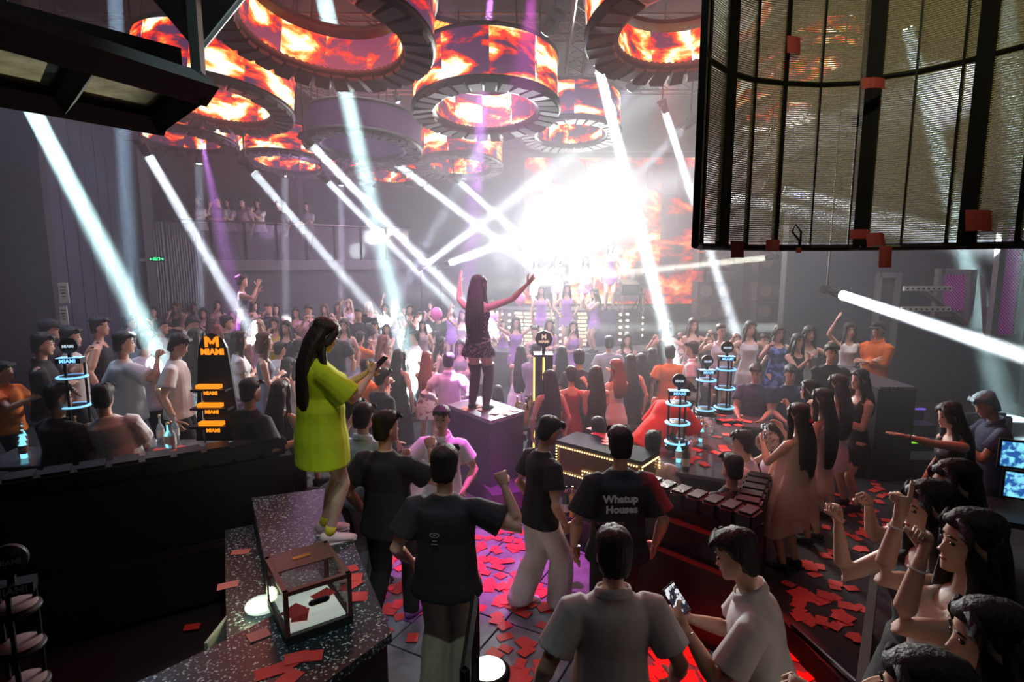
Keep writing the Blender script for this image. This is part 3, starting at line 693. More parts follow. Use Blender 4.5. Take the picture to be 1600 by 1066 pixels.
# LED back screen
sc0 = at(820, 300, 17.6); sc1 = at(1110, 300, 17.6)
t = thing('led_screen', 'huge flame filled LED screen behind the stage', 'screen', ((sc0.x+sc1.x)/2, 17.9, 0))
bm = NB(); bx(bm, (0, .12, 4.0), (sc1.x-sc0.x+.2, .2, 4.6)); obj('screen_frame', bm, BLACK, t)
nc = 6; wsc = (sc1.x-sc0.x)/nc
for i in range(nc):
    for j in range(4):
        bm = NB(); bx(bm, (-(sc1.x-sc0.x)/2+wsc*(i+.5), 0, 2.3+1.1*j), (wsc-.01, .05, 1.09)); obj('screen_panel', bm, MC.get('fire_wall') or fire('fire_wall', 4.2, .8, flat=True, hot=.0), t)
# speaker on a stand, DJ desk
t = thing('loudspeaker', 'black loudspeaker on a pole at the right end of the stage', 'speaker', at(1001, 487, 14.6))
pz = t.location.z; u_ = 14.6/900
bm = NB(); bx(bm, (0, 0, 52*u_), (27*u_, .4, 28*u_)); obj('cabinet', bm, mat('speaker_black', (.05, .05, .055), .5), t)
bm = NB(); cyl(bm, (0, -.21, 48*u_), (0, -.225, 48*u_), 9*u_, n=20); obj('speaker_cone', bm, mat('cone_grey', (.03, .03, .03), .7), t)
bm = NB(); ball(bm, (0, -.22, 60*u_), (.04, .02, .04)); obj('tweeter', bm, CHROME, t)
bm = NB(); cyl(bm, (0, 0, 0), (0, 0, 38*u_), .03); obj('pole', bm, BLACK, t)
for a in (0, 2.1, 4.2): bm = NB(); cyl(bm, (0, 0, .45), (.35*math.cos(a), .35*math.sin(a), 0), .015); obj('leg', bm, BLACK, t)
t = thing('dj_desk', 'black desk with sloping equipment at the foot of the loudspeaker', 'desk', at(985, 487, 14.3))
bm = NB(); bx(bm, (0, 0, .45), (36*u_, .6, .06)); obj('desk_top', bm, BLACKP, t)
for sx in (-1, 1):
    for sy in (-1, 1): bm = NB(); bx(bm, (sx*16*u_, sy*.25, .21), (.04, .04, .42)); obj('leg', bm, CHROME, t)
bm = NB(); bx(bm, (-.05, 0, .62), (26*u_, .5, .26), M=Matrix.Rotation(.25, 3, 'X')); obj('mixer', bm, BLACK, t)
# dark line-array speaker columns at the right back
for k, (px, y) in enumerate(((1112, 15.5), (1203, 15.3), (1300, 14.6))):
    p = at(px, 480, y); t = thing('speaker_column', ('dark stacked speaker column left of three at the right back wall', 'dark stacked speaker column middle of three at the right back wall', 'dark stacked speaker column right of three at the right back wall')[k], 'speaker', (p.x, p.y, 0))
    for r in range(5):
        z = 4.1-.52*r-(.25 if r > 2 else 0); bm = NB(); bx(bm, (0, 0, z), (.95, .5, .48)); c = obj('cabinet', bm, mat('array_black', (.035, .033, .038), .5), t)
        for sx in (-1, 1): bm = NB(); tube(bm, [(sx*.25, -.25, z), (sx*.25, -.27, z), (sx*.25, -.235, z)], [.16, .15, .04], 16, V((0, 0, 1))); obj('cone', bm, mat('cone_tan', (.16, .13, .11), .6), c)
    bm = NB(); bx(bm, (0, .1, 5.9), (.12, .12, 3.2)); obj('hanger', bm, BLACK, t)
# right wall decor: magenta mesh panels, ladder bars, blue mesh pillar
MAGP = mat('magenta_panel', (.45, .05, .40), .5, emit=(.75, .10, .68), es=.22, hide=True); BLUP = mat('blue_panel', (.05, .05, .4), .5, emit=(.08, .08, .9), es=.30, hide=True)
FR = mat('grey_frame', (.20, .23, .24), .5, .2)
def mesh_panel(label, px0, py0, px1, py1, y, pm, slant=0., dia=.05):
    a = at(px0, py1, y); b = at(px1, py1, y); zt = at(px0, py0, y).z; wd_ = (b-a).x; h_ = zt-a.z
    t = thing('mesh_panel', label, 'panel', a)
    bm = NB(); bx(bm, (wd_/2, .05, h_/2), (wd_, .04, h_)); obj('backing', bm, pm, t)
    for k, (c, s) in enumerate((((0, h_/2), (.10, h_+.1)), ((wd_, h_/2), (.10, h_+.1)), ((wd_/2, 0), (wd_, .10)), ((wd_/2, h_), (wd_, .10)))):
        bm = NB(); bx(bm, (c[0], 0, c[1]), (s[0], .10, s[1])); obj('frame_bar', bm, FR, t)
    bm = NB(); n = int((wd_+h_)/dia)
    for k in range(1, n):
        for sg in (0, 1):
            c = k*dia; x0 = max(0, c-h_); z0 = min(h_, c) if c < h_ else h_; x1 = min(wd_, c); z1 = c-x1
            P, Q = V((x0, 0, c-x0)), V((x1, 0, z1))
            if sg: P.x, Q.x = wd_-P.x, wd_-Q.x
            if (P-Q).length > .02: tube(bm, [P, Q], [.006, .006], 4)
    g = obj('wire_mesh', bm, mat('mesh_wire', (.05, .05, .06), .5, .5), t); g['kind'] = 'stuff'
    return t
mesh_panel('blue backlit wire mesh pillar behind the orange jacket man', 1362, 430, 1392, 545, 10.5, BLUP)
mesh_panel('wide magenta backlit mesh panel between the two ladder bars', 1462, 425, 1512, 490, 9.4, MAGP)
mesh_panel('tall magenta backlit mesh panel near the right edge', 1548, 350, 1588, 528, 8.6, MAGP)
for k, (px0, px1, py, y) in enumerate(((1412, 1486, 451, 9.0), (1408, 1484, 483, 8.9))):
    a = at(px0, py, y); b = at(px1, py, y); L_ = (b-a).length; t = thing('ladder_bar', ('upper pale studded bar on the right wall', 'lower pale studded bar on the right wall')[k], 'bar', a)
    bm = NB(); bx(bm, (L_/2, 0, 0), (L_, .05, .07)); obj('rail', bm, mat('bar_white', (.55, .6, .55), .4), t)
    for q in range(9): bm = NB(); cyl(bm, (L_*(q+.5)/9, -.026, 0), (L_*(q+.5)/9, -.04, 0), .014, n=8); obj('stud', bm, BLACK, t)
t = thing('angled_frame', 'angular grey steel frame crossing the right wall behind the bars', 'frame', (0, 0, 0))
for (a_, b_) in (((1440, 452), (1510, 505)), ((1510, 505), (1510, 470)), ((1512, 425), (1512, 500)), ((1540, 520), (1610, 560)), ((1535, 430), (1540, 520))):
    bm = NB(); p, q = at(*a_, 9.2), at(*b_, 9.2); tube(bm, [p, q], [.045, .045], 4); obj('frame_bar', bm, FR, t)
p = at(1470, 600, 8.9)
bm = NB(); bx(bm, (p.x+1.2, 10.6, 2.2), (6.0, .2, 3.5)); tag(obj('wall_block', bm, mat('navy_wall', (.035, .04, .06), .7, bump=.2, scale=4)), 'plain dark wall block behind the woman stretching out her arm', 'wall')
# dark tall bar block behind the black dress woman
p0 = onz(1372, 745, .2); p1 = onz(1408, 745, .2)
t = thing('tall_counter', 'tall black counter block with a slatted top beside the stairs', 'counter', (0, 0, 0))
q = onz(1385, 750, .2)
bm = NB(); bx(bm, (q.x, q.y+.7, .20+.62), (.50, 1.5, 1.24)); obj('counter_body', bm, BLACKP, t)
for k in range(9): bm = NB(); bx(bm, (q.x-.21+.0525*k, q.y+.7, 1.46), (.042, 1.5, .03)); obj('slat', bm, mat('slat_grey', (.10, .09, .12), .5), t)
# stairs with green edge
t = thing('staircase', 'dark stairs with a glowing green nosing at the right', 'stairs', (0, 0, 0))
q = onz(1462, 745, .2)
for k in range(5):
    bm = NB(); bx(bm, (q.x, q.y+.18+.28*k, .2+.09*(k+1)), (.80, .28, .18*(k+1))); obj('step', bm, mat('step_blue', (.05, .045, .10), .5), t)
bm = NB(); bx(bm, (q.x, q.y+.32, .575), (.82, .02, .02)); obj('green_strip', bm, mat('green_strip', (.1, .8, .1), .4, emit=(.3, 1, .05), es=.9, hide=True), t)
for k in (3, 4): bm = NB(); bx(bm, (q.x, q.y+.03+.28*k, .2+.18*(k+1)-.01), (.82, .02, .02)); obj('violet_strip', bm, mat('violet_strip', (.2, .1, .8), .4, emit=(.25, .15, 1), es=.7, hide=True), t)

# ================================================================== ceiling rig
def truss(label, p, q, s=.32):
    p, q = V(p), V(q); L_ = (q-p).length; d = (q-p).normalized(); n = max(2, int(L_/.5))
    t = thing('truss', label, 'truss', p); sd, up = frame(d)
    for a in (-1, 1):
        for b in (-1, 1): bm = NB(); o_ = sd*a*s/2+up*b*s/2; tube(bm, [o_, (q-p)+o_], [.022, .022], 6); obj('chord', bm, CHROMED, t)
    bm = NB()
    for k in range(n):
        for a in (-1, 1):
            tube(bm, [d*L_*k/n+sd*a*s/2+up*s/2, d*L_*(k+1)/n+sd*a*s/2-up*s/2], [.012, .012], 5)
            tube(bm, [d*L_*k/n+sd*s/2*a+up*a*s/2, d*L_*(k+1)/n-sd*s/2*a+up*a*s/2], [.012, .012], 5)
    g = obj('lattice', bm, CHROMED, t); g['kind'] = 'stuff'
    return t
CHROMED = mat('rig_metal', (.10, .09, .09), .45, .7)
truss('long dark truss crossing the ceiling above the nearest rings', (-7, 6.9, 7.0), (7, 6.9, 7.0))
truss('long dark truss crossing the ceiling behind the central ring', (-8, 10.4, 7.0), (8, 10.4, 7.0))
truss('long dark truss high over the front of the stage', (-6, 13.6, 7.0), (8, 13.6, 7.0))
truss('dark truss running towards the stage above the central ring', (.9, 5.5, 6.75), (1.4, 16, 6.75))
truss('dark truss running towards the stage along the left side', (-4.4, 6, 6.75), (-4.0, 18, 6.75))
for k, (px, py, y) in enumerate(((690, 45, 9.5), (370, 209, 13.0))):
    t = thing('matrix_light', ('orange glowing bead grid light hanging left of the central ring', 'small orange glowing bead grid light between the left rings')[k], 'light', at(px, py, y))
    bm = NB(); bx(bm, (0, 0, .02), (.42, .42, .08)); o = obj('housing', bm, BLACK, t)
    for i in range(5):
        for j in range(5): bm = NB(); bx(bm, (-.16+.08*i, -.16+.08*j, -.03), (.055, .055, .03)); obj('bead', bm, mat('orange_bead', (1, .3, .05), .4, emit=(1, .28, .03), es=2.2, hide=True), t)
    t.rotation_euler = (rad(-14), 0, rad(35)); bm = NB(); cyl(bm, (0, 0, .05), (0, 0, .7), .015); obj('hanger', bm, BLACK, t)
# ------------------------------------------------------------- LED rings
bmk = NB(); loft(bmk, [[V((-.06, -.10, 0)), V((.06, -.10, 0)), V((.045, .10, 0)), V((-.045, .10, 0))], [V((-.05, -.10, -.05)), V((.05, -.10, -.05)), V((.04, .09, -.03)), V((-.04, .09, -.03))]])
block_me = mesh_of('block', bmk); block_me.materials.append(mat('ring_block', (.035, .027, .026), .75, 0))
def cylband(bm, r, z0, z1, n=64, th=.02):
    loft(bm, [[V((q*math.cos(6.28318*k/n), q*math.sin(6.28318*k/n), z)) for k in range(n)] for q, z in ((r, z0), (r, z1))], cap=False)
    loft(bm, [[V((q*math.cos(6.28318*k/n), q*math.sin(6.28318*k/n), z)) for k in range(n)] for q, z in ((r-th, z0), (r-th, z1))], cap=False)
def ring(label, px, py, y, dia=2.2, band=.95, seed=0., strength=1.2, lit=True, tilt=(-7, 0), rot=0, nb=30, inner=.70, hot=0.):
    c = at(px, py, y); t = thing('led_ring', label, 'light ring', c)
    t.rotation_euler = (rad(tilt[0]), rad(tilt[1]), 0); r = dia/2
    fm = fire('flame_video_%s' % len(MC), seed, strength, hot=hot) if lit else mat('dim_purple_screen', (.03, .01, .05), .4, emit=(.35, .10, .45), es=.05, hide=True)
    bm = NB(); cylband(bm, r, .06, band); o = obj('outer_screen', bm, fm, t, True); o.rotation_euler = (0, 0, rot)
    bm = NB(); cylband(bm, r*inner, .06, band*.8, th=-.02); o = obj('inner_screen', bm, fm, t, True); o.rotation_euler = (0, 0, rot+1.9)
    bm = NB(); n = 64
    loft(bm, [[V((q*math.cos(6.28318*k/n), q*math.sin(6.28318*k/n), z)) for k in range(n)] for q, z in ((r*inner, .07), (r*inner, 0), (r*1.03, 0), (r*1.03, .07), (r*inner, .07))], cap=False)
    obj('lower_rim', bm, mat('rim_black', (.012, .010, .010), .5, .3), t, True)
    bm = NB(); loft(bm, [[V((q*math.cos(6.28318*k/n), q*math.sin(6.28318*k/n), z)) for k in range(n)] for q, z in ((r*inner, band), (r*inner, band+.05), (r*1.02, band+.05), (r*1.02, band), (r*inner, band))], cap=False)
    obj('upper_rim', bm, MC['rim_black'], t, True)
    for k in range(nb):
        a = 6.28318*k/nb; o = link('block', block_me, t, (r*.87*math.cos(a), r*.87*math.sin(a), -.002)); o.rotation_euler = (R_.uniform(-.12, .12), R_.uniform(-.1, .1), a+math.pi/2); o.scale = (dia/2.2*1.62*30/nb, dia/2.2*1.5, 1)
    for k in range(4):
        a = 6.28318*k/4+.5; bm = NB(); cyl(bm, (r*.9*math.cos(a), r*.9*math.sin(a), band), (r*.9*math.cos(a), r*.9*math.sin(a), band+max(.2, 7.3-c.z-band)), .012, n=6); obj('hanging_cable', bm, BLACK, t)
    return t
ring('largest flame lit ring at top centre left', 506, 60, 6.1, 2.15, .52, 1.1, 1.7, tilt=(-9, 4), rot=.6, inner=.72)
ring('flame lit ring hanging at top centre', 760, 176, 9.0, 2.15, .72, 7.7, 1.7, tilt=(-8, -1), rot=2.3, hot=.03)
ring('flame lit ring behind the dark cage at upper left', 335, 166, 8.6, 2.1, .68, 3.3, 1.6, tilt=(-8, 4), rot=1.1)
ring('large flame lit ring partly behind the mesh screen', 1082, 50, 6.3, 2.15, .52, 5.5, 1.6, tilt=(-9, -3), rot=0, hot=.04)
ring('low dim red flame ring far left beside the wall', 283, 222, 11.3, 1.95, .55, 9.1, 1.1, tilt=(-6, 3), rot=2)
ring('small flame ring below the upper left ring', 450, 258, 13.2, 2.0, .6, 12.3, 1.5, tilt=(-7, 2), rot=.3)
ring('small flame ring directly under the central ring', 718, 262, 14.6, 2.1, .75, 14.1, 1.5, tilt=(-8, 0), rot=1.4)
ring('flame ring right of the central ring crossed by a white beam', 892, 212, 12.0, 1.95, .7, 17.5, 1.4, tilt=(-7, 0), rot=2.8)
ring('unlit purple ring between the left and central rings', 568, 232, 11.0, 2.1, .5, 0, 1, lit=False, tilt=(-6, 2), nb=40)
ring('lowest small flame ring under the purple ring', 605, 278, 15.5, 2.1, .5, 21.2, 1.3, tilt=(-6, 1), rot=1)
ring('flame ring seen through the upper part of the mesh screen', 1258, 112, 11.2, 1.75, .6, 24.9, 1.5, tilt=(-8, -2), rot=.9)
ring('flame ring seen through the mesh screen just below its hoop', 1215, 178, 13.0, 1.9, .6, 27.2, 1.3, tilt=(-8, -2), rot=2)

# ------------------------------------------------------------- moving heads and their beams
HEADB = NB(); lathe(HEADB, [(.05, .30), (.10, .27), (.115, .10), (.10, .02), (.095, 0)], n=16); head_me = mesh_of('lamp_head', HEADB, True); head_me.materials.append(BLACK)
LB = NB(); lathe(LB, [(.088, .004), (.088, -.006), (.05, -.012)], n=16); lens_me = mesh_of('lens', LB, True); lens_me.materials.append(LAMP)
YB = NB(); bx(YB, (-.14, 0, .18), (.025, .08, .30)); bx(YB, (.14, 0, .18), (.025, .08, .30)); bx(YB, (0, 0, .34), (.30, .10, .04)); yoke_me = mesh_of('yoke', YB); yoke_me.materials.append(BLACK)
BB = NB(); bx(BB, (0, 0, .41), (.26, .20, .12)); base_me = mesh_of('lamp_base', BB); base_me.materials.append(BLACK)
ADJ = []
def beam(label, a, b, e, col=WHITE, r=.075, spread=3.0, body=True, cat='light'):
    p, q = at(*a), at(*b); t = thing('moving_head_light', label, cat, p)
    t.rotation_euler = (q-p).to_track_quat('-Z', 'Y').to_euler()
    s = r/.13
    for nm, me in (('lamp_head', head_me), ('lens', lens_me), ('yoke', yoke_me), ('lamp_base', base_me)):
        o = link(nm, me, t); o.scale = (s, s, s)
    Mi = t.rotation_euler.to_matrix().inverted(); Lh = (7.3-p.z) if not label.startswith('floor') else -(p.z-.05)
    if abs(Lh) > .2: bm = NB(); b0_ = V((0, 0, .36*s)); tube(bm, [b0_, b0_+Mi @ V((0, 0, Lh))], [.014, .014], 6); obj('hanging_pipe' if Lh > 0 else 'stand', bm, BLACK, t)
    l = bpy.data.lights.new('beam', 'AREA'); l.shape = 'DISK'; l.size = 2*r; l.energy = e; l.color = col; l.spread = rad(spread)
    o = bpy.data.objects.new('beam_light', l); C.objects.link(o); o.parent = t; o.location = (0, 0, -.02)
    return t
PUR = (.75, .25, 1); TEAL = (.62, .95, .92)
BEAMS = [
 ('moving head light under the dark cage throwing a wide beam at the left crowd', (42, 155, 5.6), (318, 690, 7.0), 300, TEAL, .075, 4.2),
 ('moving head light at the top left with a faint blue vertical beam', (178, -30, 7.2), (205, 440, 9.0), 60, (.5, .75, 1), .08, 3),
 ('moving head light on the low left ring with a slanting white beam', (232, 243, 8.6), (405, 540, 10.5), 210, WHITE, .07, 3),
 ('moving head light below the small left ring with a slanting beam', (395, 268, 10.5), (575, 475, 13), 190, WHITE, .075, 3),
 ('moving head light beside the small white box casting the steepest long beam', (487, 227, 10.5), (708, 455, 14), 300, WHITE, .075, 2.6),
 ('moving head light below the purple ring with a narrow slanting beam', (512, 284, 12), (690, 462, 15), 190, WHITE, .07, 2.4),
 ('moving head light left of the small central ring aimed at the blaze', (618, 255, 12.5), (790, 385, 16), 260, WHITE, .08, 2.4),
 ('moving head light under the small central ring aimed at the blaze', (716, 283, 14), (812, 368, 17), 200, WHITE, .08, 2.4),
 ('moving head light at top centre dropping the widest teal beam', (497, -40, 7.0), (576, 300, 8.6), 330, TEAL, .10, 3.4),
 ('moving head light beside the right flame ring with the brightest steep beam', (936, 108, 9.2), (1064, 610, 9.6), 420, WHITE, .075, 2.4),
 ('moving head light right of the brightest steep beam with a thinner one', (1040, 177, 10.5), (1150, 520, 11.5), 210, WHITE, .065, 2.2),
 ('moving head light on the right wall throwing a beam to the right edge', (1313, 460, 8.6), (1640, 570, 6.6), 330, WHITE, .075, 2.6),
 ('floor moving head light left of the dancer pointing up into the blaze', (703, 411, 15.4), (925, 330, 14.6), 260, WHITE, .10, 9),
 ('floor moving head light leftmost of the pair pointing up into the blaze', (669, 411, 15.4), (790, 320, 15), 170, WHITE, .09, 7),
 ('moving head light with a warm white beam running left below the mesh screen', (1197, 403, 10.6), (1000, 424, 13), 120, (1, 1, .80), .06, 2),
 ('moving head light behind the dancing women with a level beam', (1290, 512, 11.8), (1100, 512, 12.6), 50, (.85, 1, .9), .10, 2),
 ('moving head light high behind the mesh screen with a long teal beam', (1418, 44, 9.5), (1490, 330, 9.5), 170, TEAL, .09, 3.4),
 ('moving head light low behind the mesh screen facing right', (1224, 297, 9.5), (1430, 350, 9.0), 120, WHITE, .085, 4),
 ('moving head light lower left behind the mesh screen facing right', (1128, 305, 9.5), (1345, 350, 9.2), 110, WHITE, .085, 4),
 ('moving head light above the central ring sending a faint beam down left', (852, 52, 10), (640, 430, 14), 90, (.7, .82, 1), .11, 2.2),
 ('moving head light right of the centre sending a faint beam down left', (985, 140, 11), (790, 390, 15), 90, (.7, .82, 1), .11, 2.2),
 ('moving head light behind the right ring sending a faint beam down left', (1068, 200, 12), (950, 320, 15), 70, (.8, .9, 1), .09, 2.2),
 ('purple moving head light at the very top above the central ring', (767, -12, 9.5), (755, 140, 9.2), 60, PUR, .05, 5),
 ('purple moving head light between the two top rings', (652, -25, 8.5), (672, 100, 8.5), 45, PUR, .07, 7),
 ('purple narrow light over the far left ring', (309, 190, 11), (332, 300, 11), 40, PUR, .03, 8),
 ('purple narrow light between the small left rings', (385, 206, 13), (384, 320, 13), 40, PUR, .03, 8),
 ('purple narrow light beside the purple ring', (622, 160, 10.5), (650, 260, 10.5), 34, PUR, .05, 8),
 ('light with a pale vertical shaft left of the balcony', (311, 256, 13.5), (314, 490, 13.5), 30, (.7, .8, 1), .09, 1.4),
 ('light with a pale vertical shaft in front of the balcony', (445, 275, 14.5), (447, 470, 14.5), 30, (.8, .8, 1), .09, 1.4),
 ('light with a pale vertical shaft right of the balcony', (533, 290, 14.5), (534, 480, 14.5), 35, (.8, .8, 1), .08, 1.4),
 ('light sending a broad teal shaft onto the far right edge', (1565, -30, 8), (1600, 330, 8), 90, TEAL, .12, 6),
]
for b_ in BEAMS: beam(b_[0], b_[1], b_[2], b_[3]*1.0, b_[4], b_[5], b_[6]+.8)
# haze fills the room from the dance floor to the back
bm = NB(); bx(bm, (0, 13.95, 3.72), (18.8, 19.1, 7.2))
hm = bpy.data.materials.new('haze'); hm.use_nodes = True; nt = hm.node_tree; nt.nodes.clear()
o_ = nt.nodes.new('ShaderNodeOutputMaterial'); vs = nt.nodes.new('ShaderNodeVolumeScatter'); vs.inputs['Density'].default_value = HAZE; vs.inputs['Anisotropy'].default_value = .4
vs.inputs['Color'].default_value = (.9, .9, .95, 1)
nt.links.new(vs.outputs[0], o_.inputs[1])
tag(obj('haze', bm, hm), 'thin theatrical haze filling the club around the light beams', 'haze', kind='stuff')
# ================================================================== large foreground objects
# podium
PODM = mat('podium_gloss', (.10, .05, .13), .22, bump=.05, scale=4)
pl = onz(700, 632, 1.12); pf = onz(766, 657, 1.12); pr = onz(818, 642, 1.12); pb = pl+pr-pf
t = thing('podium', 'tall glossy purple lit podium block under the dancing woman', 'podium', (0, 0, 0))
bm = NB(); prism(bm, [XY(pl), XY(pf), XY(pr), XY(pb)], .0, 1.07); obj('podium_body', bm, PODM, t)
cc = (pl+pr)/2
bm = NB(); prism(bm, [XY(cc+(p-cc)*1.03) for p in (pl, pf, pr, pb)], 1.07, 1.12); obj('podium_top', bm, mat('podium_top', (.28, .2, .3), .3, bump=.1, scale=8), t)
# low plinth right of the podium
q = onz(812, 800, 0)
bm = NB(); bx(bm, (q.x-.1, q.y+.6, .12), (.9, 1.1, .24), .35); tag(obj('plinth', bm, PODM), 'low dark plinth at the right foot of the purple podium', 'plinth')
# speckled counter
TER = speckle()
t = thing('stone_counter', 'dark speckled stone counter in the left foreground with a strip running back', 'counter', (0, 0, 0))
z = 1.1
pts = [onz(393, 778, z), onz(517, 762, z), onz(612, 990, z), onz(508, 1066, z), onz(430, 1140, z), onz(40, 1140, z), onz(253, 1049, z), onz(354, 1000, z), onz(432, 958, z)]
bm = NB(); prism(bm, [XY(p) for p in pts], z-.05, z); obj('stone_top', bm, TER, t)
c0 = sum((p for p in pts), V((0, 0, 0)))/len(pts)
bm = NB(); prism(bm, [XY(p+(V((c0.x, c0.y, z))-p)*.035) for p in pts], 0, z-.05); obj('counter_body', bm, BLACKP, t)
z2 = .88
p2_ = [onz(351, 829, z2), onz(398, 819, z2), onz(450, 960, z2), onz(354, 1004, z2)]
t = thing('stone_shelf', 'lower speckled stone shelf lit yellow beside the raised counter', 'shelf', (0, 0, 0))
bm = NB(); prism(bm, [XY(p) for p in p2_], z2-.05, z2); obj('stone_top', bm, TER, t)
bm = NB(); prism(bm, [XY(p+(p2_[2]-p)*.05) for p in p2_], 0, z2-.05); obj('shelf_body', bm, BLACKP, t)
bm = NB(); a, b = onz(352, 1000, z2), onz(352, 950, z2); bx(bm, ((a.x+b.x)/2-.03, (a.y+b.y)/2, z2-.12), (.02, .35, .22)); obj('pale_edge', bm, mat('pale_edge', (.35, .36, .3), .5), t)
# glowing disc lamp between the counters
c = onz(410, 948, z2+.02)
t = thing('disc_lamp', 'flat round pale green lamp glowing on the lower stone shelf', 'lamp', c)
bm = NB(); lathe(bm, [(.10, 0), (.105, .012), (.10, .025), (.06, .03)], n=32); obj('lamp_disc', bm, mat('disc_glow', (.7, .75, .7), .4, emit=(.72, .9, .78), es=.75), t, True)
l = bpy.data.lights.new('disc_lamp_light', 'POINT'); l.energy = 1.6; l.color = (.85, 1, .55); l.shadow_soft_size = .05; o = bpy.data.objects.new('disc_lamp_light', l); C.objects.link(o); o.parent = t; o.location = (-.03, -.09, .10)
# light box on the counter
lb = [onz(417, 893, 1.1+.22), onz(515, 862, 1.1+.22), onz(545, 920, 1.1+.22), onz(441, 950, 1.1+.22)]
cen = (lb[0]+lb[1]+lb[2]+lb[3])/4; ux = ((lb[1]-lb[0])+(lb[2]-lb[3])).normalized(); ww = ((lb[1]-lb[0]).length+(lb[2]-lb[3]).length)/2; dd = ((lb[0]-lb[3]).length+(lb[1]-lb[2]).length)/2
t = thing('light_box', 'glass and dark wood box with a glowing white base on the stone counter', 'box', (cen.x, cen.y, 1.1), math.atan2(ux.y, ux.x))
WOOD = mat('dark_wood', (.10, .035, .03), .4, bump=.1, scale=20, stretch=(.2, 1, 1)); hb_ = .24
bm = NB(); bx(bm, (0, 0, .025), (ww, dd, .05)); obj('base', bm, BLACKP, t)
bm = NB(); bx(bm, (0, 0, .056), (ww-.06, dd-.06, .012)); obj('glowing_floor', bm, mat('box_glow', (.8, .85, .8), .5, emit=(.82, .95, .84), es=.8), t)
for sx in (-1, 1):
    for sy in (-1, 1): bm = NB(); bx(bm, (sx*(ww/2-.012), sy*(dd/2-.012), .05+hb_/2), (.024, .024, hb_)); obj('corner_post', bm, WOOD, t)
for sy in (-1, 1): bm = NB(); bx(bm, (0, sy*(dd/2-.012), .05+hb_), (ww, .028, .024)); obj('top_rail', bm, WOOD, t)
for sx in (-1, 1): bm = NB(); bx(bm, (sx*(ww/2-.012), 0, .05+hb_), (.028, dd, .024)); obj('top_rail', bm, WOOD, t)
BGL = mat('smoked_glass', (.10, .05, .05), .05, alpha=.35, spec=.8)
for sy in (-1, 1): bm = NB(); bx(bm, (0, sy*(dd/2-.008), .05+hb_/2), (ww-.05, .006, hb_-.02)); g = obj('glass_side', bm, BGL, t); bm = NB(); tube(bm, [(-.055, sy*(dd/2+.001), .20), (-.04, sy*(dd/2+.001), .20), (.04, sy*(dd/2+.001), .20), (.055, sy*(dd/2+.001), .20)], [(.004, .008), (.008, .018), (.008, .018), (.004, .008)], 10, V((0, 0, 1))); obj('hand_slot', bm, BLACK, t, True)
for sx in (-1, 1): bm = NB(); bx(bm, (sx*(ww/2-.008), 0, .05+hb_/2), (.006, dd-.05, hb_-.02)); obj('glass_side', bm, BGL, t)
bm = NB(); bx(bm, (0, dd*.25, .05+hb_+.008), (ww-.04, dd*.46, .008)); obj('wooden_lid', bm, WOOD, t)
bm = NB(); tube(bm, [(-.05, dd*.25, .05+hb_+.014), (.05, dd*.25, .05+hb_+.014)], [(.018, .003), (.018, .003)], 10); obj('lid_handle', bm, mat('brass', (.5, .35, .12), .3, .9), t)
for k, (x, y, a) in enumerate(((-.09, -.02, .5), (-.07, -.09, 1.2), (.09, .03, .35))):
    bm = NB(); bx(bm, (0, 0, 0), (.115, .085, .003)); o = obj('paper_card', bm, CARD); o.location = V((cen.x, cen.y, 1.168+.004*k))+ux*x+V((-ux.y, ux.x, 0))*y; o.rotation_euler = (0, 0, t.rotation_euler[2]+a)
    tag(o, 'red card lying inside the glowing glass box', 'card', 'red cards inside the glass box')
# right booth sofa
t = thing('booth_sofa', 'dark leather booth sofa lit red behind the man in the lettered tee', 'sofa', (0, 0, 0))
a0 = onz(1000, 752, 1.12); a1 = onz(1178, 808, 1.12); a2 = onz(1205, 742, 1.12)
d1 = (a1-a0).normalized(); n1 = V((-d1.y, d1.x, 0)); L1 = (a1-a0).length
bm = NB(); prism(bm, [XY(a0-n1*.02), XY(a1), XY(a1+n1*.20), XY(a0+n1*.20)], 0, 1.0); obj('back_panel', bm, mat('sofa_panel', (.022, .014, .014), .38, bump=.1, scale=8), t)
bm = NB(); prism(bm, [XY(a0-n1*.22), XY(a1-n1*.22+d1*.06), XY(a1+d1*.06), XY(a0)], 0, .66); obj('back_plinth', bm, MC['sofa_panel'], t)
bm = NB(); prism(bm, [XY(a0-n1*.12), XY(a1-n1*.12+d1*.03), XY(a1+d1*.03), XY(a0)], .66, .90); obj('back_ledge', bm, MC['sofa_panel'], t)
for k in range(7):
    c = a0+d1*L1*(k+.5)/7+n1*.09; bm = NB(); bx(bm, (0, 0, 0), (L1/7*.985, .22, .15)); bmesh.ops.bevel(bm, geom=bm.edges[:], offset=.022, segments=2, affect='EDGES')
    o = obj('top_cushion', bm, LEATHER, t, False, (c.x, c.y, 1.06)); o.rotation_euler = (0, 0, math.atan2(d1.y, d1.x))
d2 = (a2-a1); L2 = d2.length; d2.normalize(); n2 = V((-d2.y, d2.x, 0))
bm = NB(); prism(bm, [XY(a1), XY(a1+d2*L2), XY(a1+d2*L2+n2*.2), XY(a1+n2*.2)], 0, 1.0); obj('side_panel', bm, MC['sofa_panel'], t)
for k in range(5):
    c = a1+d2*(.24+(L2-.24)*(k+.5)/5)+n2*.09; bm = NB(); bx(bm, (0, 0, 0), ((L2-.24)/5*.985, .22, .15)); bmesh.ops.bevel(bm, geom=bm.edges[:], offset=.022, segments=2, affect='EDGES')
    o = obj('top_cushion', bm, LEATHER, t, False, (c.x, c.y, 1.06)); o.rotation_euler = (0, 0, math.atan2(d2.y, d2.x))
bm = NB(); prism(bm, [XY(a0+n1*.22), XY(a1+n1*.22-d1*.25), XY(a1+n1*.75-d1*.25), XY(a0+n1*.75)], 0.0, .45); obj('seat', bm, LEATHER, t)
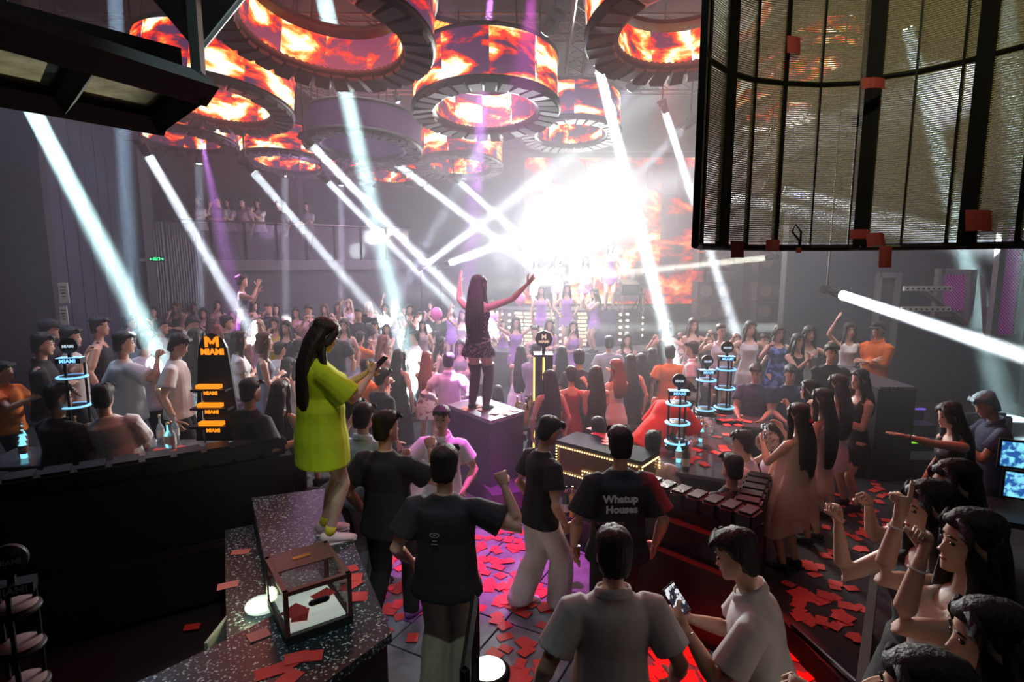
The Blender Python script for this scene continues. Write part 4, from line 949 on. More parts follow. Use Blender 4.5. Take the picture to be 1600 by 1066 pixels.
# gold edged bar table
g0 = onz(869, 688, 1.14); g1 = onz(1003, 722, 1.14); g2 = onz(1031, 705, 1.14); g3 = g0+(g2-g1)
t = thing('bar_table', 'black bar table outlined with gold bead lights', 'table', (0, 0, 0))
bm = NB(); prism(bm, [XY(g0), XY(g1), XY(g2), XY(g3)], 1.10, 1.14); obj('table_top', bm, mat('table_black', (.01, .01, .011), .8, spec=.2), t)
cg = (g0+g2)/2; ins = [cg+(p-cg)*.97 for p in (g0, g1, g2, g3)]
bm = NB(); prism(bm, [XY(p) for p in ins], .78, 1.10); obj('glass_cabinet', bm, mat('bronze_glass', (.10, .06, .02), .12, bump=.15, scale=25), t)
bm = NB(); prism(bm, [XY(p) for p in [cg+(p-cg)*.9 for p in (g0, g1, g2, g3)]], 0, .78); obj('table_body', bm, BLACKP, t)
GB = mat('gold_bead', (1, .6, .15), .3, emit=(1, .66, .22), es=4.5, hide=True)
db = NB(); ball(db, (0, 0, 0), .0085, n=6, m=4); bead_me = mesh_of('light_bead', db); bead_me.materials.append(GB)
dg_ = (g1-g0); nb_ = V((dg_.y, -dg_.x, 0)).normalized()*.02; dh_ = (g2-g1); nh_ = V((dh_.y, -dh_.x, 0)).normalized()*.02
def beads(P, Q, off):
    n = max(2, int((Q-P).length/.03))
    for k in range(n): link('light_bead', bead_me, t, P+(Q-P)*k/n+off)
def zz(p, z): return V((p.x, p.y, z))
G0, G1, G2 = ins[0], ins[1], ins[2]; gm = G0+(G1-G0)*.34; gk = G0+(G1-G0)*.40
beads(zz(G0, 1.085), zz(G1, 1.085), nb_); beads(zz(G0, .80), zz(G0, 1.085), nb_); beads(zz(G0, .80), zz(gm, .80), nb_); beads(zz(gm, .80), zz(gm, .88), nb_); beads(zz(gm, .88), zz(G1, .88), nb_); beads(zz(G1, .88), zz(G1, 1.085), nb_)
beads(zz(G1, 1.085), zz(G2, 1.085), nh_); beads(zz(G1, .80), zz(G2, .80), nh_); beads(zz(G2, .80), zz(G2, 1.085), nh_); beads(zz(G1, .80), zz(G1, 1.085), nh_)
# service shelf with bottles below left of the table
q = onz(905, 868, 0)
t = thing('service_shelf', 'low dark service shelf between the white trousers and the bar table', 'shelf', (q.x, q.y+.35, 0), math.atan2(dg_.y, dg_.x))
for z_ in (.04, .34, .62): bm = NB(); bx(bm, (0, 0, z_), (.75, .36, .03)); obj('shelf_board', bm, mat('shelf_black', (.03, .03, .035), .3), t)
for sx in (-1, 1): bm = NB(); bx(bm, (sx*.37, 0, .32), (.03, .36, .64)); obj('side_board', bm, BLACKP, t)
# floor lamp disc and railing
c = onz(762, 1058, 0)
t = thing('floor_spotlight', 'round white uplight glowing on the floor at the bottom of the picture', 'light', c)
bm = NB(); lathe(bm, [(.17, 0), (.17, .05), (.14, .07)], n=28); obj('housing', bm, BLACK, t, True)
bm = NB(); lathe(bm, [(.135, .066), (.13, .078), (.03, .08)], n=28); obj('lens', bm, mat('uplight_glow', (1, 1, .9), .4, emit=(1, .98, .82), es=5), t, True)
t = thing('railing', 'short black steel railing beside the khaki trousers', 'railing', (0, 0, 0))
ra, rb = onz(742, 935, .95), onz(726, 1046, .95)
bm = NB(); tube(bm, [ra, rb], [.025, .025], 4); obj('top_rail', bm, BLACK, t)
bm = NB(); tube(bm, [V((ra.x, ra.y, 0)), ra], [.028, .028], 4); obj('post', bm, BLACK, t)
bm = NB(); tube(bm, [V((rb.x, rb.y, 0)), rb], [.028, .028], 4); obj('post', bm, BLACK, t)
bm = NB(); tube(bm, [V((ra.x, ra.y, .5)), V((rb.x, rb.y, .45))], [.018, .018], 4); obj('lower_rail', bm, BLACK, t)
# wooden guard rail in front of the right foreground group
t = thing('guard_rail', 'dark wooden guard rail with a slim post before the cheering women', 'railing', (0, 0, 0))
ga, gb = onz(1372, 850, .95), onz(1345, 1075, .95)
bm = NB(); prism(bm, [XY(ga+V((-.03, 0, 0))), XY(gb+V((-.03, 0, 0))), XY(gb+V((.03, 0, 0))), XY(ga+V((.03, 0, 0)))][::-1], .2, .95); obj('guard_panel', bm, mat('rail_wood', (.035, .02, .018), .45), t)
e0, e1 = onz(1238, 978, .22), onz(1348, 1078, .22)
t = thing('kick_rail', 'thin pale metal strip along the edge of the red lit step', 'rail', (0, 0, 0)); bm = NB(); tube(bm, [e0, e1], [.02, .02], 6); obj('strip', bm, CHROME, t)
# ------------------------------------------------------------- mesh screen (top right)
t = thing('led_mesh_screen', 'large curved see through LED mesh screen hanging at the top right', 'screen', (0, 0, 0))
pl_ = [(2.70, 1086), (2.95, 1093), (3.16, 1128), (3.27, 1165), (3.33, 1210), (3.36, 1264), (3.33, 1325), (3.24, 1345), (3.14, 1408), (2.98, 1478), (2.90, 1510), (2.72, 1590), (2.50, 1690), (2.22, 1800), (1.95, 1930)]
pp = [at(px, 380, y) for y, px in pl_]; pp = [V((p.x, p.y, 0)) for p in pp]
ZB, ZT, ZM = 3.17, 5.6, 4.06
LEDM = mat('led_strip_board', (.46, .44, .22), .4, .3, bump=.6, scale=160, var=.45)
for a, b in zip(pp, pp[1:]):
    bm = NB(); n_s = 215; d = b-a; nrm = V((d.y, -d.x, 0)).normalized()*.004
    for k in range(n_s):
        z_ = ZB+.03+(ZT-ZB-.05)*k/n_s; hh = .0058
        v = [bm.verts.new(q) for q in (zz(a-nrm, z_), zz(b-nrm, z_), zz(b-nrm, z_+hh), zz(a-nrm, z_+hh), zz(a+nrm, z_), zz(b+nrm, z_), zz(b+nrm, z_+hh), zz(a+nrm, z_+hh))]
        for q in ((0, 1, 2, 3), (5, 4, 7, 6), (3, 2, 6, 7), (1, 0, 4, 5)): bm.faces.new([v[i] for i in q])
    g = obj('led_strips', bm, LEDM, t); g['kind'] = 'stuff'
thick = {1: .035, 2: .09, 3: .008, 4: .024, 5: .010, 6: .010, 7: .075, 8: .009, 9: .010, 10: .075, 11: .02, 12: .01, 13: .05, 0: .03, 14: .02}
for k, p in enumerate(pp):
    wv = thick[k]; d = (pp[min(k+1, len(pp)-1)]-pp[max(0, k-1)]); bm = NB()
    bx(bm, (p.x, p.y, (ZB+ZT)/2), (wv if k not in (7, 10) else wv*1.0, .03, ZT-ZB), math.atan2(d.y, d.x)); obj('vertical_bar', bm, BLACK, t)
for zc, r in ((ZB, .018), (ZM, .015), (ZT, .02)):
    bm = NB(); tube(bm, [zz(p, zc) for p in pp], [r]*len(pp), 8); obj('hoop', bm, BLACK, t)
for k in (1, 5, 9, 12): bm = NB(); cyl(bm, zz(pp[k], ZT), zz(pp[k], 7.38), .012, n=6); obj('suspension_rod', bm, BLACK, t)
bm = NB(); tube(bm, [at(1250, 388, 3.35), at(1248, 375, 3.33), at(1238, 362, 3.34), at(1243, 350, 3.34), at(1252, 362, 3.33), at(1250, 388, 3.34)], [.006]*6, 6); obj('cable_loop', bm, BLACK, t)
def card_at(p, s, rot, label, grp=None, m=CARD, bend=0):
    bm = NB(); n = 4; rows = []
    for k in range(n+1):
        u = (k/n-.5)*s[0]; zc = bend*math.cos(u/s[0]*3.1); rows.append([bm.verts.new((u, v, zc+o_)) for o_ in (-.001, .001) for v in (-s[1]/2, s[1]/2)])
    for a, b in zip(rows, rows[1:]):
        for q in ((a[0], a[1], b[1], b[0]), (a[3], a[2], b[2], b[3]), (a[1], a[3], b[3], b[1]), (a[2], a[0], b[0], b[2])): bm.faces.new(q)
    bm.faces.new((rows[0][0], rows[0][2], rows[0][3], rows[0][1])); bm.faces.new((rows[-1][1], rows[-1][3], rows[-1][2], rows[-1][0]))
    bmesh.ops.recalc_face_normals(bm, faces=bm.faces[:])
    o = obj('paper_card', bm, m); o.location = p; o.rotation_euler = rot; return tag(o, label, 'card', grp)
RP = mat('maroon_card', (.35, .05, .05), .7)
for px, py, y, sx, sy, rx, rz, bd_, lab in ((1152, 390, 3.2, .075, .09, 80, 10, .01, 'red card hanging from the left end of the mesh screen rim'), (1207, 384, 3.3, .07, .06, 70, -30, .015, 'red crumpled card left of the cable loop on the screen rim'),
    (1248, 391, 3.3, .03, .03, 85, 10, 0, 'tiny red paper scrap under the cable loop'), (1343, 366, 3.18, .11, .05, 85, 5, .01, 'red card stuck above the rim beside the thick middle bar'), (1368, 376, 3.12, .12, .07, 75, 15, .03, 'crumpled red card bunched on the rim below the mesh'),
    (1383, 402, 3.08, .06, .11, 85, -15, .01, 'long red card dangling lowest from the mesh screen rim'), (1530, 345, 2.86, .15, .10, 82, 8, .012, 'dark red card stuck on the mesh near the right edge'),
    (1240, 71, 3.34, .09, .09, 85, 20, .01, 'dark maroon card stuck high on the mesh screen'), (1364, 131, 3.16, .12, .055, 80, 0, .015, 'red card caught on the middle hoop of the mesh screen')):
    card_at(at(px, py, y-.05), (sx, sy), (rad(rx), 0, rad(rz)), lab, None, RP, bd_)
# ------------------------------------------------------------- hanging dark cage (top left)
t = thing('hanging_cage', 'blurred black hanging steel cage with glass panels at the top left', 'cage', (0, 0, 0))
zc = 3.62
def oc(px, py): return onz(px, py, zc)
P1, P2, P3, P4 = oc(312, 138), oc(246, 190), oc(-70, 128), oc(-70, 20)
for nm, (a, b), r in (('frame_bar', (P1, P2), .035), ('frame_bar', (P2, P3), .055), ('frame_bar', (P1, P4), .06)):
    bm = NB(); d = (b-a); tube(bm, [a-d.normalized()*.02, b], [(r, .05), (r, .05)], 4); obj(nm, bm, BLACKP, t)
e1_, e2_ = P2.lerp(P3, .53), P1.lerp(P4, .53)
bm = NB(); tube(bm, [e1_, e2_], [(.03, .04), (.03, .04)], 4); obj('cross_bar', bm, mat('dark_bar', (.05, .05, .06), .6), t)
GP = mat('frosted_panel', (.45, .42, .26), .3, bump=.5, scale=9, var=.45)
for a, b, c, d in ((P1, P2, e1_, e2_), (e2_, e1_, P3, P4)):
    bm = NB(); cc_ = (a+b+c+d)/4; prism(bm, [XY(cc_+(p-cc_)*.9) for p in (a, b, c, d)], zc+.03, zc+.045); obj('glass_panel', bm, GP, t)
bm = NB(); bx(bm, P1+V((0, 0, .35)), (.03, .03, .75)); obj('corner_post', bm, BLACKP, t)
for p_ in (P3, P4): bm = NB(); cyl(bm, p_, zz(p_, 7.38), .02, n=6); obj('suspension_rod', bm, BLACK, t)
bm = NB(); bx(bm, V((P2.x-.15, P2.y-.1, zc+.22)), (.55, .12, .14), .9); obj('bracket', bm, BLACKP, t)
t = thing('hanging_case', 'black angular speaker case hanging above the cage at the top left', 'speaker', (0, 0, 0))
ta_, tb_, tc_ = at(309, 82, 1.95), at(222, -20, 1.75), at(385, -12, 2.0)
bm = NB(); loft(bm, [[ta_, at(311, 80, 1.95), at(311, 80, 2.0), at(308, 81, 2.0)], [tb_, tc_, at(384, -12, 2.5), at(222, -20, 2.2)]]); bmesh.ops.recalc_face_normals(bm, faces=bm.faces[:]); obj('case_body', bm, BLACKP, t)
bm = NB(); q_ = (tb_+tc_)/2; cyl(bm, q_, zz(q_, 7.38), .02, n=6); obj('suspension_rod', bm, BLACK, t)
bm = NB(); tube(bm, [ta_, tc_], [.010, .010], 6); obj('metal_edge', bm, mat('edge_metal', (.3, .28, .27), .5, .5), t)

# ================================================================== towers, tables, bottles
BLU = mat('blue_glow', (.1, .4, 1), .4, emit=(.20, .55, 1), es=1.5, hide=True); BLUW = mat('blue_tray_glow', (.3, .6, 1), .4, emit=(.30, .66, 1), es=1.1, hide=True)
ORG = mat('orange_glow', (1, .35, .02), .4, emit=(1, .30, .01), es=1.1, hide=True); DIMW = mat('dim_letters', (.30, .33, .35), .5)
def tower(label, loc, H=.95, n=3, r=.115, glow=True, rz=0, sign=True, words=True, dim=False):
    t = thing('serving_tower', label, 'serving tower', loc, rz)
    bm = NB(); lathe(bm, [(r*1.1, 0), (r*1.1, .03), (r*.9, .035)], n=24); obj('base', bm, BLACK, t, True)
    for a in (0.6, 2.54, 4.71): bm = NB(); cyl(bm, (r*.92*math.cos(a), r*.92*math.sin(a), 0), (r*.92*math.cos(a), r*.92*math.sin(a), H*.78), .012, n=8); obj('rod', bm, BLACK, t)
    for k in range(n):
        z_ = .06+(H*.72-.06)*k/(n-1)*.86
        bm = NB(); lathe(bm, [(r*1.12, z_), (r*1.16, z_+.008), (r*1.12, z_+.02), (r*.2, z_+.02)], n=28); tr = obj('tray', bm, BLACK, t, True)
        if glow: bm = NB(); loft(bm, [[V((q*math.cos(6.28318*j/28), q*math.sin(6.28318*j/28), zq)) for j in range(28)] for q, zq in ((r*1.165, z_+.008), (r*1.175, z_+.012), (r*1.165, z_+.017), (r*1.10, z_+.023), (r*.92, z_+.023))], cap=False); obj('light_ring', bm, BLU, tr, True)
        if dim: bm = NB(); lathe(bm, [(r*.98, z_+.03), (r*.95, z_+.034), (r*.1, z_+.035)], n=24); obj('tray_mat', bm, mat('tray_mat', (.22, .16, .16), .6), tr, True)
    z_ = H*.80
    bm = NB(); bx(bm, (0, 0, z_), (r*1.9, r*1.0, .05)); s_ = obj('sign_box', bm, BLACK, t)
    if words: text('lettering', 'MIAMI', .05, BLU if glow else DIMW, s_, (0, -r*.5-.003, z_), (rad(90), 0, 0), .002, .001)
    if glow: bm = NB(); bx(bm, (0, 0, z_+.027), (r*1.8, r*.9, .006)); obj('sign_glow', bm, BLUW, s_)
    if sign:
        bm = NB(); tube(bm, [(0, -.02, z_+.14), (0, .02, z_+.14)], [.075, .075], 24, V((0, 0, 1))); d_ = obj('round_sign', bm, BLACK, t, True)
        if words: text('lettering', 'MIAMI', .036, DIMW if not glow else mat('sign_words', (.6, .7, .8), .5, emit=(.6, .75, .9), es=.7, hide=True), d_, (0, -.024, z_+.135), (rad(90), 0, 0), .002, .001)
        bm = NB(); bx(bm, (0, 0, z_+.05), (.03, .03, .06)); obj('sign_stem', bm, BLACK, t)
    return t
tw = V((at(124, 640, 5.2).x, 5.2, 0)); zt_ = at(124, 652, 5.2).z
tower('blue ringed serving tower on the left table before the seated pair', at(124, 690, 5.3), H=.98, n=3, r=.11, rz=.2)
tower('blue ringed serving tower nearest the man in the red shirt', at(1057, 700, 6.3), H=.80, n=3, r=.12, rz=-.1)
tower('blue ringed serving tower behind the bottles beside the standing boy', at(1101, 648, 7.2), H=.70, n=2, r=.11, rz=.1)
tower('blue ringed serving tower with a round black sign, rightmost of three', at(1131, 645, 7.0), H=.86, n=3, r=.105, rz=-.1)
tower('unlit black serving tower with pale trays in the bottom left corner', at(42, 1090, 2.6), H=.74, n=3, r=.092, glow=False, rz=.5, sign=True, dim=True)
# tall black arched bottle display with orange letters
dz = 5.6; c = at(341, 690, dz); zt2 = at(341, 521, dz).z; wd2 = 60/900*dz; hh2 = zt2-c.z
t = thing('bottle_display', 'black arch topped bottle display with orange glowing letters', 'display stand', (c.x, c.y, c.z), 0)
bm = NB(); prof = [(-wd2*.62, 0), (wd2*.62, 0), (wd2*.40, hh2*.80)]+[(wd2*.40*math.cos(rad(q)), hh2*.80+hh2*.20*math.sin(rad(q))) for q in (20, 45, 70, 90, 110, 135, 160)]+[(-wd2*.40, hh2*.80)]
fa = [bm.verts.new((x, .05, z_)) for x, z_ in prof]; fb = [bm.verts.new((x, .02, z_)) for x, z_ in prof]; bm.faces.new(fa); bm.faces.new(fb[::-1])
for i in range(len(prof)): bm.faces.new((fa[i], fb[i], fb[(i+1) % len(prof)], fa[(i+1) % len(prof)]))
bmesh.ops.recalc_face_normals(bm, faces=bm.faces[:]); obj('arch_back', bm, BLACK, t)
for k in range(3):
    z_ = hh2*(.50-.17*k); bm = NB(); bx(bm, (0, -.05, z_), (wd2*(.9+.1*k), .16, .02)); sh_ = obj('shelf', bm, BLACK, t)
    bm = NB(); bx(bm, (-.02, -.06, z_+.03), (wd2*.62, .07, .035)); obj('glow_bar', bm, ORG, sh_)
    text('lettering', 'MIAMI', .05, ORG, sh_, (.03, -.135, z_-.022), (rad(90), 0, 0), .002, .002)
bm = NB(); cyl(bm, (-wd2*.30, -.04, 0), (-wd2*.26, -.04, hh2*.55), .010, n=8); obj('steel_rod', bm, CHROME, t)
t2 = text('lettering', 'MIAMI', .085, ORG, t, (0, .012, hh2*.83), (rad(90), 0, 0), .003, .004)
bm = NB(); h_ = .105; bz = hh2*.875; k_ = .028   # block M emblem
for x in (-.055, .055): bx(bm, (x, .012, bz+h_/2), (k_, .01, h_))
for sg in (-1, 1): bx(bm, (sg*.022, .012, bz+h_*.58), (.026, .01, h_*.62), M=Matrix.Rotation(sg*.55, 3, 'Y'))
obj('letter_emblem', bm, ORG, t)
# small black octagonal sign on the gold-legged box in the centre
gc = at(848, 618, 8.0)
t = thing('gold_post_table', 'tall narrow black table with glowing golden edge posts in the centre', 'table', (gc.x, gc.y, 0))
hgt = at(848, 552, 8.0).z
bm = NB(); bx(bm, (0, 0, hgt/2), (.26, .3, hgt)); obj('table_body', bm, BLACK, t)
GOLDG = mat('gold_glow', (1, .7, .2), .3, emit=(1, .72, .15), es=1.8, hide=True)
for x in (-.13, -.0): bm = NB(); bx(bm, (x, -.16, hgt*.62), (.024, .02, hgt*.72)); obj('gold_edge', bm, GOLDG, t)
bm = NB(); tube(bm, [(.01, -.02, hgt+.20), (.01, .03, hgt+.20)], [.125, .125], 8, V((0, 0, 1))); s_ = obj('octagon_sign', bm, BLACK, t)
text('lettering', 'M', .09, mat('cream_letters', (.8, .75, .6), .5, emit=(.8, .75, .6), es=.4, hide=True), s_, (.01, -.026, hgt+.235), (rad(90), 0, 0), .002, .003)
text('lettering', 'MIAMI', .055, MC['cream_letters'], s_, (.01, -.026, hgt+.165), (rad(90), 0, 0), .002, .002)
bm = NB(); bx(bm, (.01, 0, hgt+.05), (.05, .05, .1)); obj('sign_stem', bm, BLACK, t)
# steel cabinet posts with brass strips behind the yellow shirt woman's phone
c = at(545, 600, 9.0)
t = thing('dj_island', 'dark curved service island with brass strips behind the held up phone', 'counter', (c.x, c.y, 0))
bm = NB(); lathe(bm, [(.62, 0), (.62, 1.25), (.60, 1.32), (.1, 1.33)], n=30); obj('island_body', bm, mat('island_steel', (.12, .12, .14), .35, .5), t, True)
for a in (235, 262, 292): bm = NB(); bx(bm, (.625*math.cos(rad(a)), .625*math.sin(rad(a)), .65), (.02, .02, 1.25)); obj('brass_strip', bm, mat('brass_strip', (.8, .5, .12), .3, .8), t)
# tables
TT = mat('table_gloss', (.10, .11, .12), .12)
def table(label, c, sx, sy, h, rz=0, m=TT, box=False):
    t = thing('drinks_table', label, 'table', c, rz)
    bm = NB(); bx(bm, (0, 0, h-.02), (sx, sy, .04)); bmesh.ops.bevel(bm, geom=bm.edges[:], offset=.006, segments=1, affect='EDGES'); obj('table_top', bm, m, t)
    for a in (-1, 1):
        for b in (-1, 1): bm = NB(); bx(bm, (a*(sx/2-.04), b*(sy/2-.04), (h-.04)/2), (.05, .05, h-.04)); obj('leg', bm, BLACK, t)
    if box: bm = NB(); bx(bm, (0, 0, (h-.04)/2), (sx-.2, sy-.2, h-.04)); obj('table_body', bm, BLACKP, t)
    return t
def rxy(p, z): return V((p.x, p.y, z))
zr = .2; rt = onz(1085, 690, zr+.72)
table('long black glossy drinks table crowded with bottles in the red lit booth', rxy(rt, zr), 1.0, 2.3, .72, -.42, box=True)
rt2 = onz(1160, 655, zr+.72); table('small grey drinks table strewn with cards before the two seated navy men', rxy(rt2, zr), .75, .75, .72, -.25)
lt = onz(262, 700, 1.22); table('drinks table crossed by the widest beam on the left', rxy(lt, .55), 1.1, .55, .67, .1)
lt2 = onz(70, 712, 1.22); table('dark drinks table behind the seated black shirt man', rxy(lt2, .55), .9, .6, .67, .1)
mt = onz(640, 540, .85); table('low table in the centre with red cards beside the white shirt man', rxy(mt, 0), 1.3, .7, .85, 0)
mt2 = onz(690, 572, .8); table('thin edged table between the pink shirt man and the podium dancer', rxy(mt2, 0), 1.2, .5, .8, 0)
bt = onz(1290, 640, 1.1); 
# bottles and glasses
def bottle_mesh(name, H, r, m):
    bm = NB(); lathe(bm, [(r*.9, 0), (r, .01), (r, H*.58), (r*.8, H*.66), (r*.32, H*.76), (r*.30, H*.97), (r*.34, H), (r*.2, H)], n=14); me = mesh_of(name, bm, True); me.materials.append(m); return me
bot_dark = bottle_mesh('bottle_body', .30, .038, mat('bottle_dark', (.03, .06, .04), .12)); bot_gold = bottle_mesh('bottle_body', .30, .04, mat('bottle_gold', (.7, .45, .12), .2, .6)); bot_cl = bottle_mesh('bottle_body', .26, .035, mat('bottle_clear', (.5, .62, .68), .08, alpha=.6)); bot_blue = bottle_mesh('bottle_body', .24, .028, mat('bottle_blue', (.1, .6, .8), .2, emit=(.25, .8, 1), es=1.2, hide=True))
cb_ = NB(); cyl(cb_, (0, 0, .0), (0, 0, .03), .015, n=10); cork_me = mesh_of('cap', cb_, True); cork_me.materials.append(mat('cap_metal', (.6, .5, .3), .3, .8))
lb_ = NB(); loft(lb_, [[V((.0395*math.cos(6.28*k/14), .0395*math.sin(6.28*k/14), z_)) for k in range(14)] for z_ in (.05, .13)], cap=False); lab_me = mesh_of('bottle_label', lb_, True); lab_me.materials.append(mat('bottle_label', (.6, .58, .5), .6))
gb_ = NB(); lathe(gb_, [(.026, 0), (.034, .09), (.031, .09), (.024, .01)], n=14); glass_me = mesh_of('tumbler', gb_, True); glass_me.materials.append(GLASS)
def bottle(me, p, H, label, grp=None):
    t = thing('bottle', label, 'bottle', p, R_.uniform(0, 6), grp); link('bottle_body', me, t); link('cap', cork_me, t, (0, 0, H)); link('bottle_label', lab_me, t); return t
def glass(p, label, grp): o = link('drinking_glass', glass_me, None, p); return tag(o, label, 'glass', grp)
spots = [(1072, 668), (1083, 675), (1064, 690), (1078, 702), (1095, 690), (1050, 705), (1090, 655), (1108, 668), (1060, 722), (1071, 735), (1102, 700), (1083, 716), (1047, 690), (1115, 652)]
for k, (px, py) in enumerate(spots):
    p = onz(px, py, zr+.72)
    if k % 4 == 3: glass(p, 'small clear tumbler on the crowded red lit drinks table', 'tumblers on the red lit drinks table')
    elif k % 4 == 0: bottle(bot_blue, p, .24, 'glowing blue bottle on the crowded red lit drinks table', 'glowing blue bottles on the red lit drinks table')
    else: bottle([bot_cl, bot_dark][k % 2], p, [.26, .30][k % 2], ['pale clear bottle on the crowded red lit drinks table', 'dark green bottle on the crowded red lit drinks table'][k % 2], ['pale bottles on the red lit drinks table', 'dark bottles on the red lit drinks table'][k % 2])
for k in range(10):
    p = onz(1050+7*k+R_.uniform(-3, 3), 712-5*k+R_.uniform(-12, 12), zr+.72); glass(p, 'small clear tumbler on the crowded red lit drinks table', 'tumblers on the red lit drinks table')
for k, (px, py) in enumerate(((252, 690), (262, 697), (275, 688), (240, 700), (270, 702))):
    p = onz(px, py, 1.22); (bottle(bot_cl, p, .26, 'pale clear bottle on the beam crossed left drinks table', 'pale bottles on the left drinks table') if k % 2 == 0 else glass(p, 'tumbler on the beam crossed left drinks table', 'tumblers on the left drinks table'))
bottle(bot_blue, onz(264, 700, 1.22), .24, 'single glowing green blue bottle on the beam crossed left table')
for k in range(3): bottle(bot_blue, onz(38, 700+8*k, 1.22), .24, 'glowing teal bottle beside the far left table edge', 'teal bottles at the far left')
bottle(bot_gold, onz(122, 700, 1.22), .30, 'orange glowing bottle between the two seated men on the left')
for k, (px, py) in enumerate(((808, 652), (815, 645), (822, 655), (829, 648), (812, 662), (834, 660), (821, 665), (842, 655))):
    p = onz(px, py, .85); bottle([bot_gold, bot_cl, bot_dark][k % 3], p, .28, ['gold bottle in the heap right of the podium top', 'clear bottle in the heap right of the podium top', 'dark bottle in the heap right of the podium top'][k % 3], ['gold bottles right of the podium', 'clear bottles right of the podium', 'dark bottles right of the podium'][k % 3])
q = onz(822, 660, .85); table('dark side table heaped with gold bottles right of the podium', rxy(q, 0), .45, .55, .85, .4)
for k in range(3): bottle([bot_cl, bot_dark, bot_gold][k], onz(874+10*k, 806, .64), .24, ('clear bottle on the low service shelf', 'dark bottle on the low service shelf', 'golden bottle on the low service shelf')[k])
# balloons
for px, py, y, c_, lab in ((682, 491, 11.5, (.9, .2, .6), 'pink balloon floating left of the podium dancer'), (812, 467, 12.0, (.9, .35, .65), 'pink balloon held up over the lilac dancers'), (918, 443, 14.5, (.85, .6, .7), 'pale balloon between the lilac dancers on stage'), (966, 394, 15, (.9, .85, .75), 'white balloon beside the dancer on the upper stage')):
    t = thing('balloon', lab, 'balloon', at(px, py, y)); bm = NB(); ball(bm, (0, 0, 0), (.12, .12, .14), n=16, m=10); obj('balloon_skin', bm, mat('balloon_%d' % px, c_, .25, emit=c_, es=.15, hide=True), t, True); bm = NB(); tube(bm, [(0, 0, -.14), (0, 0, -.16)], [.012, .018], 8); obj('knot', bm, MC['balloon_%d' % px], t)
# right edge: console with blue screens and leather chair
c = onz(1600, 800, .2+.75)
t = thing('control_desk', 'control desk with glowing blue touch screens at the right edge', 'desk', (c.x+.3, c.y-.1, .2), -.5)
bm = NB(); bx(bm, (0, 0, .70), (1.0, .6, .05)); obj('desk_top', bm, BLACKP, t)
for a in (-1, 1): bm = NB(); bx(bm, (a*.46, 0, .34), (.05, .5, .68)); obj('desk_side', bm, mat('desk_red', (.25, .02, .02), .5), t)
SCR = print_mat('screen_image', (.02, .10, .35), (.25, .8, 1), 22, .45, .6); SCR.node_tree.nodes['Principled BSDF'].inputs['Emission Strength'].default_value = 1.1
SCR.node_tree.links.new(SCR.node_tree.nodes['Color Ramp'].outputs[0], SCR.node_tree.nodes['Principled BSDF'].inputs['Emission Color'])
for k, (x, z_) in enumerate(((-.25, .95), (-.30, 1.22))):
    bm = NB(); bx(bm, (x, .05, z_), (.42, .03, .26)); s_ = obj('monitor', bm, BLACK, t); bm = NB(); bx(bm, (x, .033, z_), (.38, .008, .22)); obj('screen', bm, SCR, s_)
c = onz(1568, 775, .2)
t = thing('leather_chair', 'dark blue leather tub chair behind the control desk', 'chair', (c.x, c.y+.25, .2), 0)
LB2 = mat('blue_leather', (.03, .05, .08), .35, bump=.2, scale=30)
bm = NB(); bx(bm, (0, .22, .62), (.72, .14, .62)); bmesh.ops.bevel(bm, geom=bm.edges[:], offset=.05, segments=3, affect='EDGES'); obj('backrest', bm, LB2, t, True)
for k in range(4): bm = NB(); bx(bm, (-.27+.18*k, .15, .66), (.165, .05, .5)); bmesh.ops.bevel(bm, geom=bm.edges[:], offset=.02, segments=2, affect='EDGES'); obj('padded_panel', bm, LB2, t, True)
bm = NB(); bx(bm, (0, -.1, .38), (.66, .55, .16)); bmesh.ops.bevel(bm, geom=bm.edges[:], offset=.04, segments=2, affect='EDGES'); obj('seat', bm, LB2, t, True)
for a in (-1, 1):
    for b in (-1, 1): bm = NB(); bx(bm, (a*.28, -.08+b*.2, .15), (.05, .05, .3)); obj('leg', bm, CHROME, t)
# ------------------------------------------------------------- cards scattered on floors and counters
def flatcard(p, lab, grp, s=1., m=CARD, rz=None, big=False):
    o = link('paper_card', card_me if m is CARD else cardp_me, None, p); o.rotation_euler = (R_.uniform(-.04, .04), R_.uniform(-.04, .04), R_.uniform(0, 3.1) if rz is None else rz)
    o.scale = (s*R_.uniform(.85, 1.15), s*R_.uniform(.85, 1.1), 1); return tag(o, lab, 'card', grp)
def cardmesh(m):
    bm = NB(); bx(bm, (0, 0, .002), (.120, .090, .003)); 
    me = mesh_of('paper_card', bm); me.materials.append(m); return me
card_me = cardmesh(CARD); cardp_me = cardmesh(CARDP)
def inpoly(x, y, P):
    c = False
    for i in range(len(P)):
        x0, y0 = P[i]; x1, y1 = P[i-1]
        if (y0 > y) != (y1 > y) and x < (x1-x0)*(y-y0)/(y1-y0)+x0: c = not c
    return c
def scatter(n, poly, z, lab, grp, s=1.):
    xs = [p[0] for p in poly]; ys = [p[1] for p in poly]; k = 0; xm = sum(xs)/len(xs); y1, y2 = min(ys)+(max(ys)-min(ys))*.33, min(ys)+(max(ys)-min(ys))*.67
    while k < n:
        px, py = R_.uniform(min(xs), max(xs)), R_.uniform(min(ys), max(ys))
        if not inpoly(px, py, poly): continue
        w_ = '' if n < 15 else (', far' if py < y1 else ', middle' if py < y2 else ', near')+(' left' if px < xm else ' right')
        p = onz(px, py, z+.0015+.0012*(k % 9)); flatcard(p, lab+w_, grp+w_, s, CARD); k += 1
scatter(78, [(740, 830), (830, 790), (860, 960), (800, 960), (745, 900)], 0, 'red card on the magenta lit floor left of the white trousers', 'red cards on the magenta lit floor')
